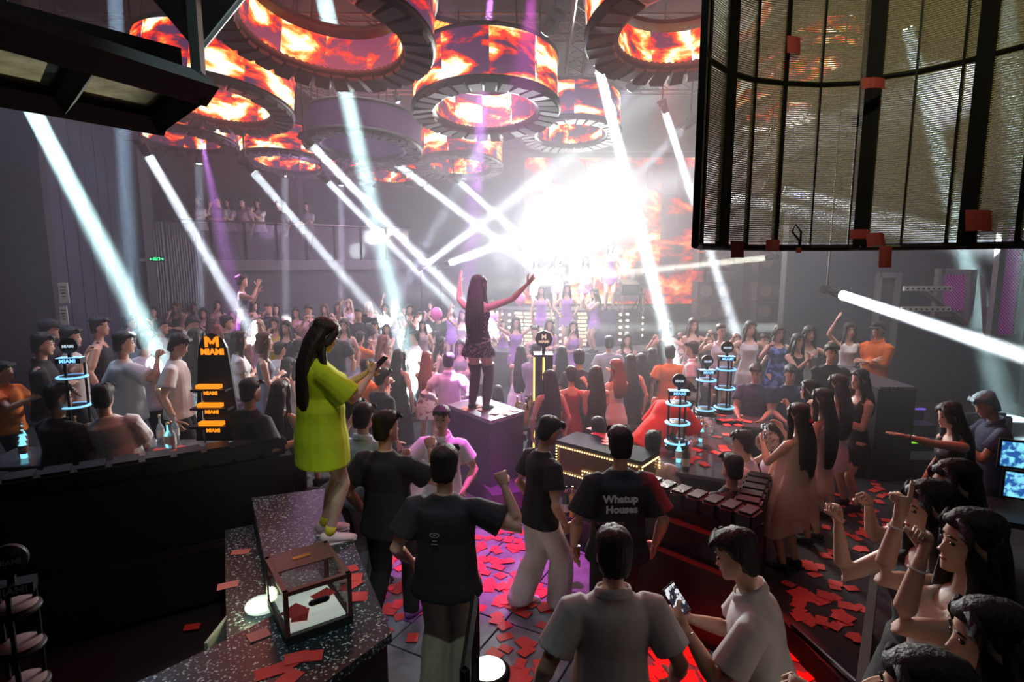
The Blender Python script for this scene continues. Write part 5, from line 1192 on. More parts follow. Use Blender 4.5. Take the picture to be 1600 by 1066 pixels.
scatter(34, [(742, 900), (860, 930), (870, 1066), (775, 1066), (742, 980)], 0, 'red card on the grey tiles at the bottom centre', 'red cards on the bottom centre tiles')
scatter(52, [(1015, 955), (1120, 985), (1130, 1066), (1020, 1066)], 0, 'red card on the bright red lit floor behind the white polo man', 'red cards on the bright red lit floor', 1.15)
scatter(20, [(580, 850), (650, 870), (650, 1040), (600, 1000)], 0, 'red card on the floor between the black tee men and the counter', 'red cards beside the stone counter')
scatter(85, [(1225, 905), (1290, 780), (1390, 740), (1420, 800), (1350, 900), (1345, 1000), (1250, 975)], .2, 'red card on the dark right walkway', 'red cards on the right walkway')
scatter(12, [(1250, 1005), (1335, 1060), (1240, 1066), (1228, 1010)], 0, 'red card on the red floor below the right step', 'red cards below the right step')
scatter(16, [(1075, 655), (1125, 640), (1150, 690), (1095, 735), (1052, 730)], zr+.72, 'red card lying on the crowded booth table', 'red cards on the booth table')
scatter(9, [(1125, 640), (1190, 645), (1185, 668), (1130, 662)], zr+.722, 'red card on the small grey table', 'red cards on the small grey table')
scatter(6, [(880, 680), (925, 668), (1000, 700), (990, 712)], 1.141, 'red card on top of the bar table', 'red cards on the bar table', 1.2)
scatter(9, [(712, 636), (765, 652), (810, 642), (770, 632)], 1.121, 'pink lit card at the dancer\'s feet on the podium', 'cards on the podium top')
scatter(3, [(240, 700), (290, 690), (295, 705), (250, 710)], 1.222, 'red card on the beam crossed left drinks table', 'red cards on the left drinks table')
scatter(7, [(610, 535), (660, 532), (665, 545), (615, 548)], .852, 'red card on the low central table', 'red cards on the low central table')
for px, py, z_, rz_, lab in ((376, 863, .882, .2, 'pale red card at the back of the lower stone shelf'), (356, 915, .882, .4, 'pale red card on the outer edge of the lower shelf'), (545, 890, 1.102, .5, 'red card right of the glass box, farthest back'), (549, 903, 1.106, .1, 'red card right of the glass box overlapping its neighbour'), (558, 933, 1.102, .2, 'red card right of the glass box, nearest'),
    (404, 993, 1.102, .7, 'large pale red card in front of the glass box'), (548, 915, 1.101, 1.0, 'small red card tucked beside the glass box'), (456, 1035, 1.104, .9, 'red card in the nearest heap on the counter, left'), (464, 1028, 1.108, .4, 'red card in the nearest heap on the counter, middle'), (484, 1026, 1.104, .2, 'red card in the nearest heap on the counter, right'),
    (422, 1050, 1.102, .5, 'red card lying at the lower left of the counter heap'), (452, 1060, 1.102, 1.2, 'red card at the bottom edge on the counter'), (332, 940, 1.0, .3, 'dull red card on the booth plinth beside the counter')):
    if z_ == 1.0: z_ = .003; px, py = 300, 980
    flatcard(onz(px, py, z_), lab, None, 1.0, CARDP if 'pale' in lab else CARD, rz_)
# ================================================================== the people
TEE = ('tee', .013, -.05, .6); TEEF = ('tee', .009, -.03, .5); BIG = ('tee', .022, -.07, .75); POLO = ('polo', .013, -.05, .6); SHIRT = ('shirt', .012, -.04, 1.85)
DR = ('dress', .004, -.17, .012); DRS = ('dress', .004, -.14, .004); DRL = ('dress', .006, -.40, .03); TK = ('tank', .004, -.02, 0); TUBE = ('tube_dress', .004, -.16, .008); HALT = ('tank', .004, .06, 0)
PN = ('pants', .004); WIDE = ('wide', .006); SK = ('skirt', -.16, .035); SH = ('shorts', .004)
LO = ('long', .24); LX = ('long', .30); MED = ('long', .14); BOB = ('bob', .1); SHO = ('short',); PONY = ('pony', .22); BUN = ('bun',); CAPH = ('cap',)
FLORAL = print_mat('floral_cloth', (.80, .72, .70), (.45, .12, .16), 16, .55, .6); TIGER = print_mat('blue_print_cloth', (.03, .06, .22), (.16, .28, .7), 12); DARKP = print_mat('dark_print_cloth', (.03, .02, .03), (.35, .12, .12), 14)
SEQ = print_mat('sequin_cloth', (.02, .015, .03), (.30, .16, .34), 40, .52, .58); SILVP = print_mat('silver_print', (.05, .05, .08), (.6, .55, .7), 18); LACE = lace('white_lace', (.80, .74, .68)); PLAID = plaid()
SHEER = mat('sheer_wrap', (.80, .55, .52), .7, alpha=.55, bump=.3, scale=6); DISTRESS = print_mat('distressed_black', (.02, .02, .022), (.3, .3, .32), 18, .62, .66)
def P(label, px, py, z0, h=1.66, rz=0, sex='f', pose='down', top=None, tc='black', bottom=None, bc='black', hair=None, hc='black', loc=None, **k):
    if top is None: top = DR if sex == 'f' else TEE
    if bottom is None and sex == 'm': bottom = PN
    if hair is None: hair = LO if sex == 'f' else SHO
    l = loc if loc is not None else headat(px, py, z0, h)
    if k.get('sit') and loc is None:
        hh = .27+.47; l = onz(px, py, z0+h*(hh+.012)); l = V((l.x, l.y, z0))
    return person(label, l, h, rz, sex, pose, top, tc, bottom, bc, hair, hc, **k)
def phone(label, M, info, i=0, rot=(0, 0, 0), off=(0, .01, .04), w=.075, hh=.155, lit=True):
    p = M @ (info['tips'][i]+V(off)); t = thing('smartphone', label, 'phone', p); t.rotation_euler = rot
    bm = NB(); bx(bm, (0, 0, 0), (w, .009, hh)); bmesh.ops.bevel(bm, geom=bm.edges[:], offset=.003, segments=1, affect='EDGES'); obj('phone_case', bm, BLACK, t)
    bm = NB(); bx(bm, (0, -.0055, 0), (w-.008, .002, hh-.012)); obj('phone_screen', bm, MC['lit_screen'] if lit else mat('off_screen', (.02, .02, .03), .1), t)
    for q in range(2): bm = NB(); bx(bm, (-.02, .006, hh/2-.02-.022*q), (.014, .004, .014)); obj('camera_lens', bm, mat('lens_dark', (.01, .01, .02), .1), t)
    return t
ls = print_mat('lit_screen', (.02, .02, .03), (.8, .85, .9), 30, .5, .55); q_ = ls.node_tree; q_.nodes['Principled BSDF'].inputs['Emission Strength'].default_value = .9; q_.links.new(q_.nodes['Color Ramp'].outputs[0], q_.nodes['Principled BSDF'].inputs['Emission Color'])
def bangle(root, info, i, col, name='bracelet', t=.86, r=.024):
    a, b = info['el'][i], info['wr'][i]; p = a.lerp(b, t); d = (b-a).normalized(); s, u = frame(d); bm = NB(); n = 18
    R_0 = [p+s*r*math.cos(6.28318*k/n)+u*r*math.sin(6.28318*k/n) for k in range(n)]
    rings = [[q+(q-p).normalized()*.004*math.cos(w)+d*.005*math.sin(w) for q in R_0] for w in (0, 1.57, 3.14, 4.71, 6.28)]
    loft(bm, rings, cap=False); return obj(name, bm, col, root, True)
# ---------------------------------------------------------------- foreground figures
h = 1.60; base = V((0, 0, 1.1)); fo = headat(494, 494, 1.1, h)
ro, inf, M = P('woman in an oversized neon yellow tee standing on the stone counter', 0, 0, 1.1, h, -60, 'f', (((-.05, .22, -.04), 'grip'), ((-.05, .23, -.04), 'grip')), ('tee', .030, -.155, .85), 'yellow', ('shorts', -.002), 'black', ('half', .34, 1.15), 'dark', loc=fo, hyaw=-8, hpitch=22, shoes='flat', sc='lightpink', stance='stand')
phone('dark smartphone held by the yellow tee woman', M, inf, 1, (rad(-50), 0, rad(-52)), (.03, .035, .035), lit=False)
for hp, kn, ank, sx in inf['legs']: bm = NB(); tube(bm, [ank-V((0, 0, .006)), ank.lerp(kn, .16)], [.038, .038], 14); obj('sock', bm, mat('yellow_sock', (.75, .62, .05), .8), ro, True)
lo = onz(748, 641, 1.12)
ro, inf, M = P('dancer with long violet lit hair and arms spread on the purple podium', 0, 0, 1.12, 1.78, -18, 'f', (((.25, .10, .16), 'open', (.1, -.3, -1)), ((.13, .20, .17), 'open', (.2, -.2, -1))), ('tube_dress', .006, -.10, .018), SEQ, None, 'black', ('long', .30, 1.0), 'dark', loc=V((lo.x, lo.y+.05, 1.12)), shoes='boot', sc='black', stance='stand', hyaw=-12, near=(.010, 6))
for hp, kn, ank, sx in inf['legs']: bm = NB(); tube(bm, [ank, ank.lerp(kn, .4), ank.lerp(kn, .75), kn, kn.lerp(hp, .35)], [.046, .068, .072, .070, .092], 14, V((0, 1, .1))); obj('thigh_sock', bm, mat('plum_stocking', (.08, .025, .07), .5), ro, True)
for k in range(3):
    bm = NB(); pts = [inf['P0']+V((.175*math.cos(a), .13*math.sin(a), .10-.035*k-.05*math.cos(a+k)*1)) for a in [6.28318*j/30 for j in range(31)]]; tube(bm, pts, [.006]*31, 6, cap=False); obj('waist_chain', bm, mat('pearl_chain', (.85, .8, .85), .3), ro, True)
# two men in black tees by the counter
ro, inf, M = P('man in a black tee and khaki trousers raising his right fist in the foreground', 694, 694, 0, 1.87, -8, 'm', (((.10, .07, .06), 'fist', (.9, -.3, -1)), ((.05, .08, -.26), 'relaxed')), ('tee', .018, -.06, .62), 'black', ('wide', .004), 'khaki', SHO, tilt=0)
P0_, Rs_ = inf['P0'], inf['Rs']
bm = NB(); pc_ = P0_+V((-.03, -.170, .37)); loft(bm, [[pc_+V((q*.034*math.cos(a), yy, q*.017*math.sin(a))) for a in [6.28318*k/24 for k in range(24)]] for q, yy in ((1, 0), (1, -.003), (.8, -.003), (.8, 0))], cap=False)
for x_, z_, w_ in ((0, 0, .02), (0, -.04, .03), (0, -.062, .045)): bx(bm, pc_+V((x_, -.001, z_)), (w_, .003, .006))
m_ = obj('shirt_print', bm, DIMW, ro); m_['label'] = 'small pale back emblem'
ro, inf, M = P('taller man in a plain black tee left of the khaki trousers man', 601, 640, 0, 1.88, -22, 'm', (((.02, .17, .02), 'fist'), ((.05, .05, -.28), 'relaxed')), ('tee', .018, -.06, .62), 'black', PN, 'black', SHO, hyaw=-25, stance='step', sc='purple')
P('man in a pale blue polo half hidden behind the tall black tee man', 566, 628, 0, 1.80, -20, 'm', 'fistL', POLO, 'lightblue', WIDE, 'lightgrey', SHO)
ro, inf, M = P('man in a white shirt turning his face back towards the viewer', 690, 632, 0, 1.70, 172, 'm', (((.06, .15, -.02), 'fist'), ((.04, .10, -.22), 'relaxed')), POLO, 'white', PN, 'black', SHO, hyaw=6)
# white trousers man
lo = onz(842, 950, 0)
ro, inf, M = P('man in a black tee and wide white trousers looking down to the right', 0, 0, 0, 1.76, -62, 'm', (((.03, .05, -.28), 'relaxed'), ((.03, .04, -.28), 'relaxed')), TEE, 'black', ('wide', .008), 'white', SHO, loc=V((lo.x, lo.y, 0)), stance='step', hpitch=18, sc='white', lean=4)
# lettered tee man
ro, inf, M = P('man in an oversized black tee with pale lettering on the back', 970, 664, 0, 1.86, 4, 'm', (((.06, .03, -.29), 'relaxed'), ((.07, .03, -.29), 'relaxed')), ('tee', .018, -.07, .8), 'black', PN, 'black', SHO, near=(.011, 8))
PRT = mat('silver_print_ink', (.55, .57, .60), .5)
for s_, dz_, dx in (('Whatup', 1.378, -.035), ('Houses', 1.298, -.025)):
    text('shirt_lettering', s_, .078, PRT, ro, V((dx, -.186, dz_)), (rad(88), 0, 0), .002, .003)
bangle(ro, inf, 1, CHROME, 'wristwatch', .9, .027)
t = thing('gold_lighter', 'small golden object held at the lettered tee man\'s left side', 'lighter', M @ inf['tips'][1]); bm = NB(); bx(bm, (0, 0, 0), (.03, .02, .07)); obj('lighter_body', bm, mat('brass', (.5, .35, .12)), t); bm = NB(); bx(bm, (0, 0, .045), (.028, .018, .02)); obj('lighter_cap', bm, CHROME, t)
# grey polo man from behind
P('man in a pale grey polo seen from behind at the bottom centre', 960, 822, 0, 1.80, 2, 'm', (((.09, .06, -.27), 'relaxed'), ((.09, .06, -.27), 'relaxed')), ('polo', .013, -.07, .70), 'lightgrey', PN, 'black', SHO, near=(.011, 8))
# white polo man with phone
ro, inf, M = P('man in a white polo holding up a lit phone at the lower right', 1226, 828, 0, 1.80, 66, 'm', (((-.07, .17, -.10), 'grip'), ((-.03, .17, -.06), 'grip')), ('polo', .012, -.07, .7), 'white', PN, 'black', SHO, hpitch=10, lean=15, near=(.010, 8))
phone('smartphone with a lit screen held by the white polo man', M, inf, 1, (rad(-25), rad(-25), rad(25)), (0, .03, .06), .08, .165)
bangle(ro, inf, 1, CHROME, 'wristwatch', .88, .028)
# stretched arm woman and blue haired man
ro, inf, M = P('woman in a black tank top stretching her arm out to the left', 1503, 626, .2, 1.64, 84, 'f', (((.05, .05, -.28), 'relaxed'), ((.03, .315, .06), 'open', (.3, -.2, -1), (0, 0, -1))), HALT, DISTRESS, PN, 'black', ('long', .28), 'black', lean=6, hpitch=8, near=(.011, 8))
bangle(ro, inf, 1, BLACK, 'wristband', .9, .023); bangle(ro, inf, 1, CHROME, 'bracelet', .72, .026)
ro, inf, M = P('man with blue grey hair in a navy shirt looking at his hands', 1572, 609, .2, 1.68, 72, 'm', 'phone', POLO, 'navy', PN, 'black', SHO, 'blue', hpitch=24, lean=8, near=(.011, 8))
phone('dark smartphone held by the blue haired man', M, inf, 0, (rad(-60), 0, rad(70)), (0, .02, .02), lit=False)
# row of cheering women on the step, right foreground
WB = mat('white_bangle', (.85, .85, .85), .3)
ro, inf, M = P('farthest cheering woman in the right foreground row, fist at her face', 1500, 716, .6, 1.62, 88, 'f', 'fists', TK, 'black', SK, 'black', LX, hc='black', near=(.011, 7))
ro, inf, M = P('dark haired cheering woman with a white bangle and pointing hand', 1462, 748, .6, 1.62, 86, 'f', (((.04, .16, .05), 'fist', (.2, .8, -1)), ((.0, .14, .17), 'point', (.05, .8, -.6))), TK, 'black', SK, 'black', LX, hc='black', near=(.010, 8))
bangle(ro, inf, 1, WB, 'bangle', .86, .026)
ro, inf, M = P('cheering woman in a sleeveless white lace dress in the right foreground', 1482, 788, .6, 1.64, 82, 'f', (((.04, .06, -.27), 'relaxed'), ((.0, .14, .16), 'fist', (.05, .8, -.6))), ('tank', .007, -.28, .012), LACE, SK, 'cream', ('long', .30, 1.1), 'black', lean=-9, near=(.009, 8))
bangle(ro, inf, 1, WB, 'bangle', .84, .026)
ro, inf, M = P('woman at the lower right with big dark hair and a ringed fist thrust left', 1560, 935, .6, 1.58, 74, 'f', (((-.02, .26, -.10), 'relaxed'), ((.05, .30, .09), 'fist', (.3, -.1, -1))), TK, 'black', SK, 'black', ('long', .22, 1.25), 'black', near=(.009, 8))
bangle(ro, inf, 0, mat('brass', (.5, .35, .12)), 'bracelet', .93, .021)
ro, inf, M = P('woman cut off at the bottom right whose fist reaches far left', 1462, 1016, .6, 1.60, 72, 'f', (((.02, .30, -.06), 'fist'), ((.10, .29, .06), 'grip', (.4, 0, -1))), TK, 'black', SK, 'black', ('long', .25, 1.1), 'black', near=(.009, 8))
phone('dark smartphone with pink edge raised at the bottom right', M, inf, 1, (rad(70), 0, rad(70)), (0, .02, .03), lit=False)
# red lit women in the right booth row
ro, inf, M = P('woman with long hair and a red hair tie in a sheer pale wrap', 1251, 629, .2, 1.60, 28, 'f', (((.0, .18, .02), 'relaxed'), ((-.04, .20, -.04), 'grip')), TUBE, 'lightpink', None, 'black', ('long', .27), 'dark', near=(.012, 6), shoes='flat', sc='black')
bm = NB(); H0 = inf['P0']; n = 30; rg = []
for z_, r, fx in ((.42, .15, 0), (.30, .17, -.01), (.12, .20, -.03), (-.08, .26, -.06), (-.26, .31, -.09)): rg.append([H0+V((fx+r*(1+.07*math.cos(7*a))*math.cos(a), r*.75*(1+.07*math.cos(7*a))*math.sin(a), z_-(.14 if z_ < -.2 else 0)*max(0, -math.cos(a)))) for a in [6.28318*k/n for k in range(n)]])
loft(bm, rg, cap=False); obj('sheer_wrap', bm, SHEER, ro, True)
bm = NB(); tube(bm, [inf['hf'](0, -.075, -.01), inf['hf'](0, -.095, -.015)], [.022, .014], 12); obj('hair_tie', bm, mat('hair_tie_red', (.6, .03, .03), .6), ro, True)
phone('smartphone filming, held up by the woman in the sheer wrap', M, inf, 1, (rad(-10), 0, rad(30)), (0, .02, .05), .075, .15)
P('woman in a pale pink dress with a pink bow standing behind the sheer wrap', 1288, 606, .2, 1.62, 34, 'f', 'fistR', DR, 'lightpink', None, 'black', LX, 'black')
P('dark haired woman raising a fist between the pink bow dress and the seated men', 1268, 593, .2, 1.58, 60, 'f', 'fistL', TK, 'pinkwhite', SK, 'pinkwhite', MED, 'black')
P('woman in pale satin on the far side of the pink bow dress', 1312, 583, .2, 1.64, 30, 'f', 'fold', DR, 'pinkwhite', None, 'black', LO, 'dark')
P('woman in a black sleeveless dress touching her chin', 1346, 576, .2, 1.66, 100, 'f', 'face', DR, 'black', None, 'black', MED, 'black')
# seated in the right booth
P('seated man in a dark patterned shirt with red lit cropped hair', 1140, 717, .2, 1.74, 20, 'm', (((.03, .15, .02), 'fist'), ((-.02, .2, -.15), 'relaxed')), TEE, DARKP, PN, 'black', SHO, sit=True, lean=-4, loc=V((at(1140, 717, 5.0).x, 5.0, .06)))
P('seated man in a pinkish white shirt beside the filming phone', 1176, 682, .2, 1.74, 58, 'm', 'lap', TEE, 'pinkwhite', PN, 'black', SHO, sit=True, lean=8, loc=V((at(1178, 690, 5.45).x, 5.45, .12)))
ro, inf, M = P('seated woman holding an ornate scalloped hand fan', 1212, 664, .2, 1.62, 75, 'f', (((.0, .16, .02), 'grip'), ((-.02, .2, -.15), 'relaxed')), DR, 'pinkwhite', None, 'black', MED, sit=True)
t = thing('hand_fan', 'ornate scalloped pale hand fan raised in the right booth', 'fan', at(1199, 690, M.translation.y-.25)); bm = NB(); nf_ = 40
rim = [(.115*(1+.06*abs(math.sin(5*a)))*math.cos(a), .105*(1+.06*abs(math.sin(5*a)))*math.sin(a)) for a in [6.28318*k/nf_ for k in range(nf_)]]
fa = [bm.verts.new((x, -.003, z_)) for x, z_ in rim]; fb = [bm.verts.new((x, .003, z_)) for x, z_ in rim]; bm.faces.new(fa); bm.faces.new(fb[::-1])
for i in range(nf_): bm.faces.new((fa[i-1], fa[i], fb[i], fb[i-1]))
bmesh.ops.recalc_face_normals(bm, faces=bm.faces[:]); obj('fan_blade', bm, print_mat('fan_print', (.75, .6, .55), (.35, .2, .18), 30, .5, .58), t); bm = NB(); cyl(bm, (0, 0, -.1), (.02, 0, -.24), .009); obj('fan_handle', bm, BLACK, t)
P('seated man in a red lit pale tee just behind the bar table', 1021, 676, 0, 1.74, -20, 'm', 'lap', TEE, 'pinkwhite', PN, 'black', SHO, sit=True)
P('seated person with red lit hair behind the middle of the bar table', 935, 654, 0, 1.72, 5, 'm', 'lap', TEE, 'darkred', PN, 'black', SHO, sit=True)
ro, inf, M = P('man in a bright red tee leaning over the booth table', 1022, 575, .0, 1.80, -62, 'm', (((.0, .22, -.22), 'relaxed'), ((.08, .0, -.02), 'fist')), ('tee', .030, -.10, .9), 'red', PN, 'black', SHO, lean=42, hpitch=25)
P('seated man in a navy tee, left of the two watching men', 1180, 573, .2, 1.72, 150, 'm', 'lap', TEE, 'navy', PN, 'black', SHO, sit=True, loc=V((at(1180, 600, 8.0).x, 8.0, .35)), hpitch=15)
P('seated man in a navy tee, right of the two watching men', 1233, 573, .2, 1.72, 175, 'm', 'lap', TEE, 'navy', PN, 'black', SHO, sit=True, loc=V((at(1233, 600, 7.9).x, 7.9, .35)), hpitch=12)
P('boy in a grey shirt with a bow tie standing beside the blue serving towers', 1083, 532, .2, 1.66, 62, 'm', 'down', POLO, 'lightgrey', PN, 'black', SHO)
# women in a row at the right back
P('woman in a lilac grey strapless top raising a finger, leftmost of the right back row', 1083, 496, .45, 1.62, 185, 'f', 'fistL', TUBE, 'mauve', None, 'black', MED, 'dark')
P('woman in a black halter with bent fists behind the orange shirt man', 1040, 498, .45, 1.62, 175, 'f', 'fists', DR, 'black', None, 'black', MED)
P('woman in a white cropped top with a hand on her hip', 1127, 505, .45, 1.62, 165, 'f', 'hipfist', ('tank', .004, .05, 0), 'white', SK, 'mauve', BUN, 'dark', hyaw=25)
P('woman in a white dress with a long dark ponytail over her shoulder', 1173, 500, .45, 1.66, 160, 'f', 'hipfist', DR, 'white', None, 'black', MED, hyaw=20)
P('woman in a dark blue patterned qipao holding both fists up', 1217, 506, .45, 1.62, 180, 'f', 'fists', DRL, TIGER, None, 'black', MED, 'dark', hpitch=10)
P('woman in a sparkling pale mini dress with wavy dark hair', 1265, 508, .45, 1.64, 172, 'f', 'fistL', DR, LACE, None, 'black', LO, hyaw=10)
P('woman in a white halter pointing upward beside the orange jacket man', 1328, 503, .45, 1.64, 175, 'f', 'raiseR', HALT, 'white', SK, 'black', MED)
P('man in an orange jacket and backwards black cap by the blue pillar', 1374, 501, .45, 1.70, 120, 'm', 'fold', SHIRT, 'orange', PN, 'black', CAPH, sc='black')
P('person in dark clothes sitting between the sparkling dress and white halter', 1300, 535, .45, 1.6, 170, 'm', 'fold', TEE, 'black')
P('woman in black peering out right of the tall seated row', 1247, 520, .45, 1.55, 190, 'f', 'clap', DR, 'black')
# red lit row in the centre
P('woman in a black sleeveless dress with waist length hair beside the podium', 860, 577, 0, 1.66, 14, 'f', 'down', DRL, 'black', None, 'black', LX)
P('woman with bound up reddish hair and a raised hand in the red light', 893, 571, 0, 1.66, 10, 'f', 'fistR', DR, 'darkred', None, 'black', BUN, 'dark')
P('woman with straight waist length dark red lit hair, third from the podium', 932, 571, 0, 1.66, 5, 'f', 'face', DR, 'black', None, 'black', LX, 'dark')
P('woman in a white strapless dress glancing left in the red light', 964, 560, 0, 1.66, 22, 'f', 'face', TUBE, 'white', None, 'black', MED, 'red', hyaw=30)
P('woman with black hair just right of the white strapless dress', 986, 551, 0, 1.64, 0, 'f', 'down', DR, 'black', None, 'black', LX)
P('man in a plain dark shirt watching the stage', 952, 524, 0, 1.74, 0, 'm', 'down', TEE, 'grey')
P('woman with a long dark ponytail and bare shoulders facing the stage', 1019, 546, 0, 1.62, 4, 'f', 'down', TUBE, 'black', None, 'black', LO)
P('thin woman clapping left of the ponytail woman', 1003, 552, 0, 1.6, 10, 'f', 'clap', DR, 'black')
P('man in an orange tee seen from behind near the loud towers', 1047, 537, 0, 1.72, -5, 'm', 'down', TEE, 'orange')
# centre mid ground
P('woman in a white dress with a flower in her long black hair', 811, 539, 0, 1.64, 0, 'f', 'clap', DR, 'white', None, 'black', LX, tilt=3)
P('security man in a dark jacket behind the octagonal sign', 838, 535, 0, 1.72, -10, 'm', 'fold', SHIRT, 'grey')
P('crouching figure with purple lit hair at the podium edge', 776, 607, 0, 1.5, 0, 'f', 'lap', TEE, 'purple', SK, 'black', BOB, 'dark', sit=True, loc=V((at(778, 607, 8.9).x, 8.9, 0)))
P('woman in a floral white dress with long reddish hair', 666, 548, 0, 1.66, -4, 'f', 'clap', DR, FLORAL, None, 'black', LO, 'red')
P('man in a pinkish white shirt left of the podium', 701, 550, 0, 1.72, -6, 'm', 'hips', SHIRT, 'pinkwhite', PN, 'black', SHO)
P('woman with floor length black dress and long hair in the pale beam', 622, 545, 0, 1.70, -25, 'f', 'down', DRL, 'black', None, 'black', LX)
P('woman with red hair looking at her phone near the film crew', 598, 523, 0, 1.68, -70, 'f', 'phone', DR, 'orange', None, 'black', LO, 'red')
P('man in an orange shirt and dark cap behind the held up phone', 573, 560, 0, 1.70, -40, 'm', 'phone', TEE, 'orange', PN, 'black', CAPH, sc='black')
P('man in a dark shirt with short hair facing right below the film crew', 596, 573, 0, 1.76, -50, 'm', 'fistL', TEE, 'black')
P('dark haired figure peeking beside the yellow tee woman\'s sleeve', 552, 620, 0, 1.70, -40, 'm', 'down', TEE, 'grey')
ro, inf, M = P('camera operator in an orange vest lifting a stabilised camera', 562, 517, 0, 1.72, -30, 'f', 'phoneup', TEE, 'orange', PN, 'black', BUN, 'dark')
t = thing('film_camera', 'small black stabilised film camera lifted above the crowd', 'camera', at(572, 500, M.translation.y-.1)); bm = NB(); bx(bm, (0, 0, 0), (.16, .10, .10)); obj('camera_body', bm, BLACK, t); bm = NB(); cyl(bm, (.08, 0, 0), (.20, 0, .01), .035); obj('lens', bm, BLACK, t); bm = NB(); tube(bm, [(-.02, 0, -.05), (-.03, 0, -.14), (.06, 0, -.20), (.06, 0, -.32)], [.015]*4, 8); obj('gimbal_arm', bm, BLACK, t); bm = NB(); bx(bm, (-.02, 0, .08), (.09, .02, .06)); obj('monitor', bm, BLACK, t)
# ---------------------------------------------------------------- left booth
Z = .55
ro, inf, M = P('boy in an orange shirt reaching right at the far left edge', 4, 566, Z, 1.45, -86, 'm', (((.02, .27, -.03), 'relaxed'), ((-.02, .24, -.16), 'relaxed')), TEE, 'orange', PN, 'black', SHO)
P('man in a black shirt with a stern profile at the far left', 60, 517, Z, 1.76, -62, 'm', 'fold', SHIRT, 'black', hpitch=5)
P('man in a dark cap half hidden behind the stern black shirt man', 74, 498, Z, 1.80, -60, 'm', 'down', TEE, 'black', PN, 'black', CAPH)
P('man in a pale tee raising a fist beside the blue tower', 107, 509, Z, 1.76, -66, 'm', 'fistR', TEE, 'lightgrey')
P('tall man in a sleeveless black top looking right', 152, 493, Z, 1.82, -68, 'm', 'down', ('tank', .008, -.05, 0), 'black')
P('man in a white tee and grey trousers with his back turned on the left', 190, 515, Z, 1.76, -38, 'm', 'fistR', BIG, 'white', PN, 'greyblue', hyaw=-25)
P('man in a pale pink tee inside the widest beam', 226, 517, Z, 1.72, -30, 'm', 'down', TEE, 'pinkwhite', PN, 'black')
P('man in a white tee looking down beside the pale pink tee', 270, 519, Z, 1.74, -75, 'm', 'down', TEE, 'white', PN, 'black', hpitch=20)
P('man in a white shirt bowing his head behind the looking down man', 293, 491, .38, 1.76, -80, 'm', 'phone', SHIRT, 'white', hpitch=28)
P('long haired woman in a white top left of the arch topped display', 304, 512, Z, 1.68, -15, 'f', 'down', TEEF, 'white', SK, 'black', LX)
P('woman in a white tee and purple plaid skirt right of the arch topped display', 371, 517, Z, 1.64, -60, 'f', 'fold', TEEF, 'white', ('skirt', -.17, .05), PLAID, BOB, 'dark')
P('woman with a brown bob in a slate blue dress folding her arms', 410, 517, Z, 1.64, -70, 'f', 'fold', DRL, 'greyblue', None, 'black', BOB, 'brown')
P('person with copper red hair behind the arch topped display', 337, 505, .38, 1.66, 20, 'f', 'down', TEE, 'black', SK, 'black', BOB, 'red')
P('woman in a grey striped dress left of the yellow tee woman', 449, 556, 0, 1.70, -30, 'f', 'down', DR, 'lightgrey', None, 'black', MED)
P('man with dark hair in front of the slate blue dress woman', 436, 535, .38, 1.5, -40, 'm', 'down', TEE, 'white')
P('seated man in a dark tee on the left booth sofa', 92, 636, Z, 1.80, -20, 'm', 'lap', BIG, 'black', PN, 'black', SHO, sit=True, hyaw=-30, loc=V((at(92, 640, 5.2).x, 5.2, .60)))
P('seated man in a white tee leaning in to his neighbour on the left', 168, 636, Z, 1.80, 14, 'm', 'lap', BIG, 'white', PN, 'black', SHO, sit=True, tilt=-10, loc=V((at(184, 640, 5.3).x, 5.3, .60)))
P('seated man in a dark tee with his arm around a long haired woman', 395, 627, Z, 1.76, -30, 'm', (((.14, .12, -.12), 'relaxed'), ((.05, .2, -.2), 'relaxed')), BIG, 'black', PN, 'black', SHO, sit=True, loc=V((at(392, 640, 5.5).x, 5.5, .62)))
P('seated woman with long chestnut hair beside the stone counter', 433, 631, Z, 1.66, -15, 'f', 'lap', TK, 'black', SK, 'black', LO, 'dark', sit=True, loc=V((at(438, 640, 5.75).x, 5.75, .62)))
# dancer on the left block
lo = at(383, 520, 11.0); zt3 = at(380, 428, 11.0).z-1.70
bm = NB(); bx(bm, (lo.x, lo.y+.1, zt3/2), (.9, .9, zt3)); tag(obj('podium', bm, PODM), 'smaller dark podium block under the magenta dancer on the left', 'podium')
P('dancer in a dark laced dress with raised bent arms, lit magenta on the left', 0, 0, 0, 1.68, -70, 'f', (((.05, .17, .10), 'open'), ((.04, .15, .02), 'open')), TUBE, SEQ, None, 'black', BUN, 'dark', loc=V((lo.x, lo.y, zt3)))
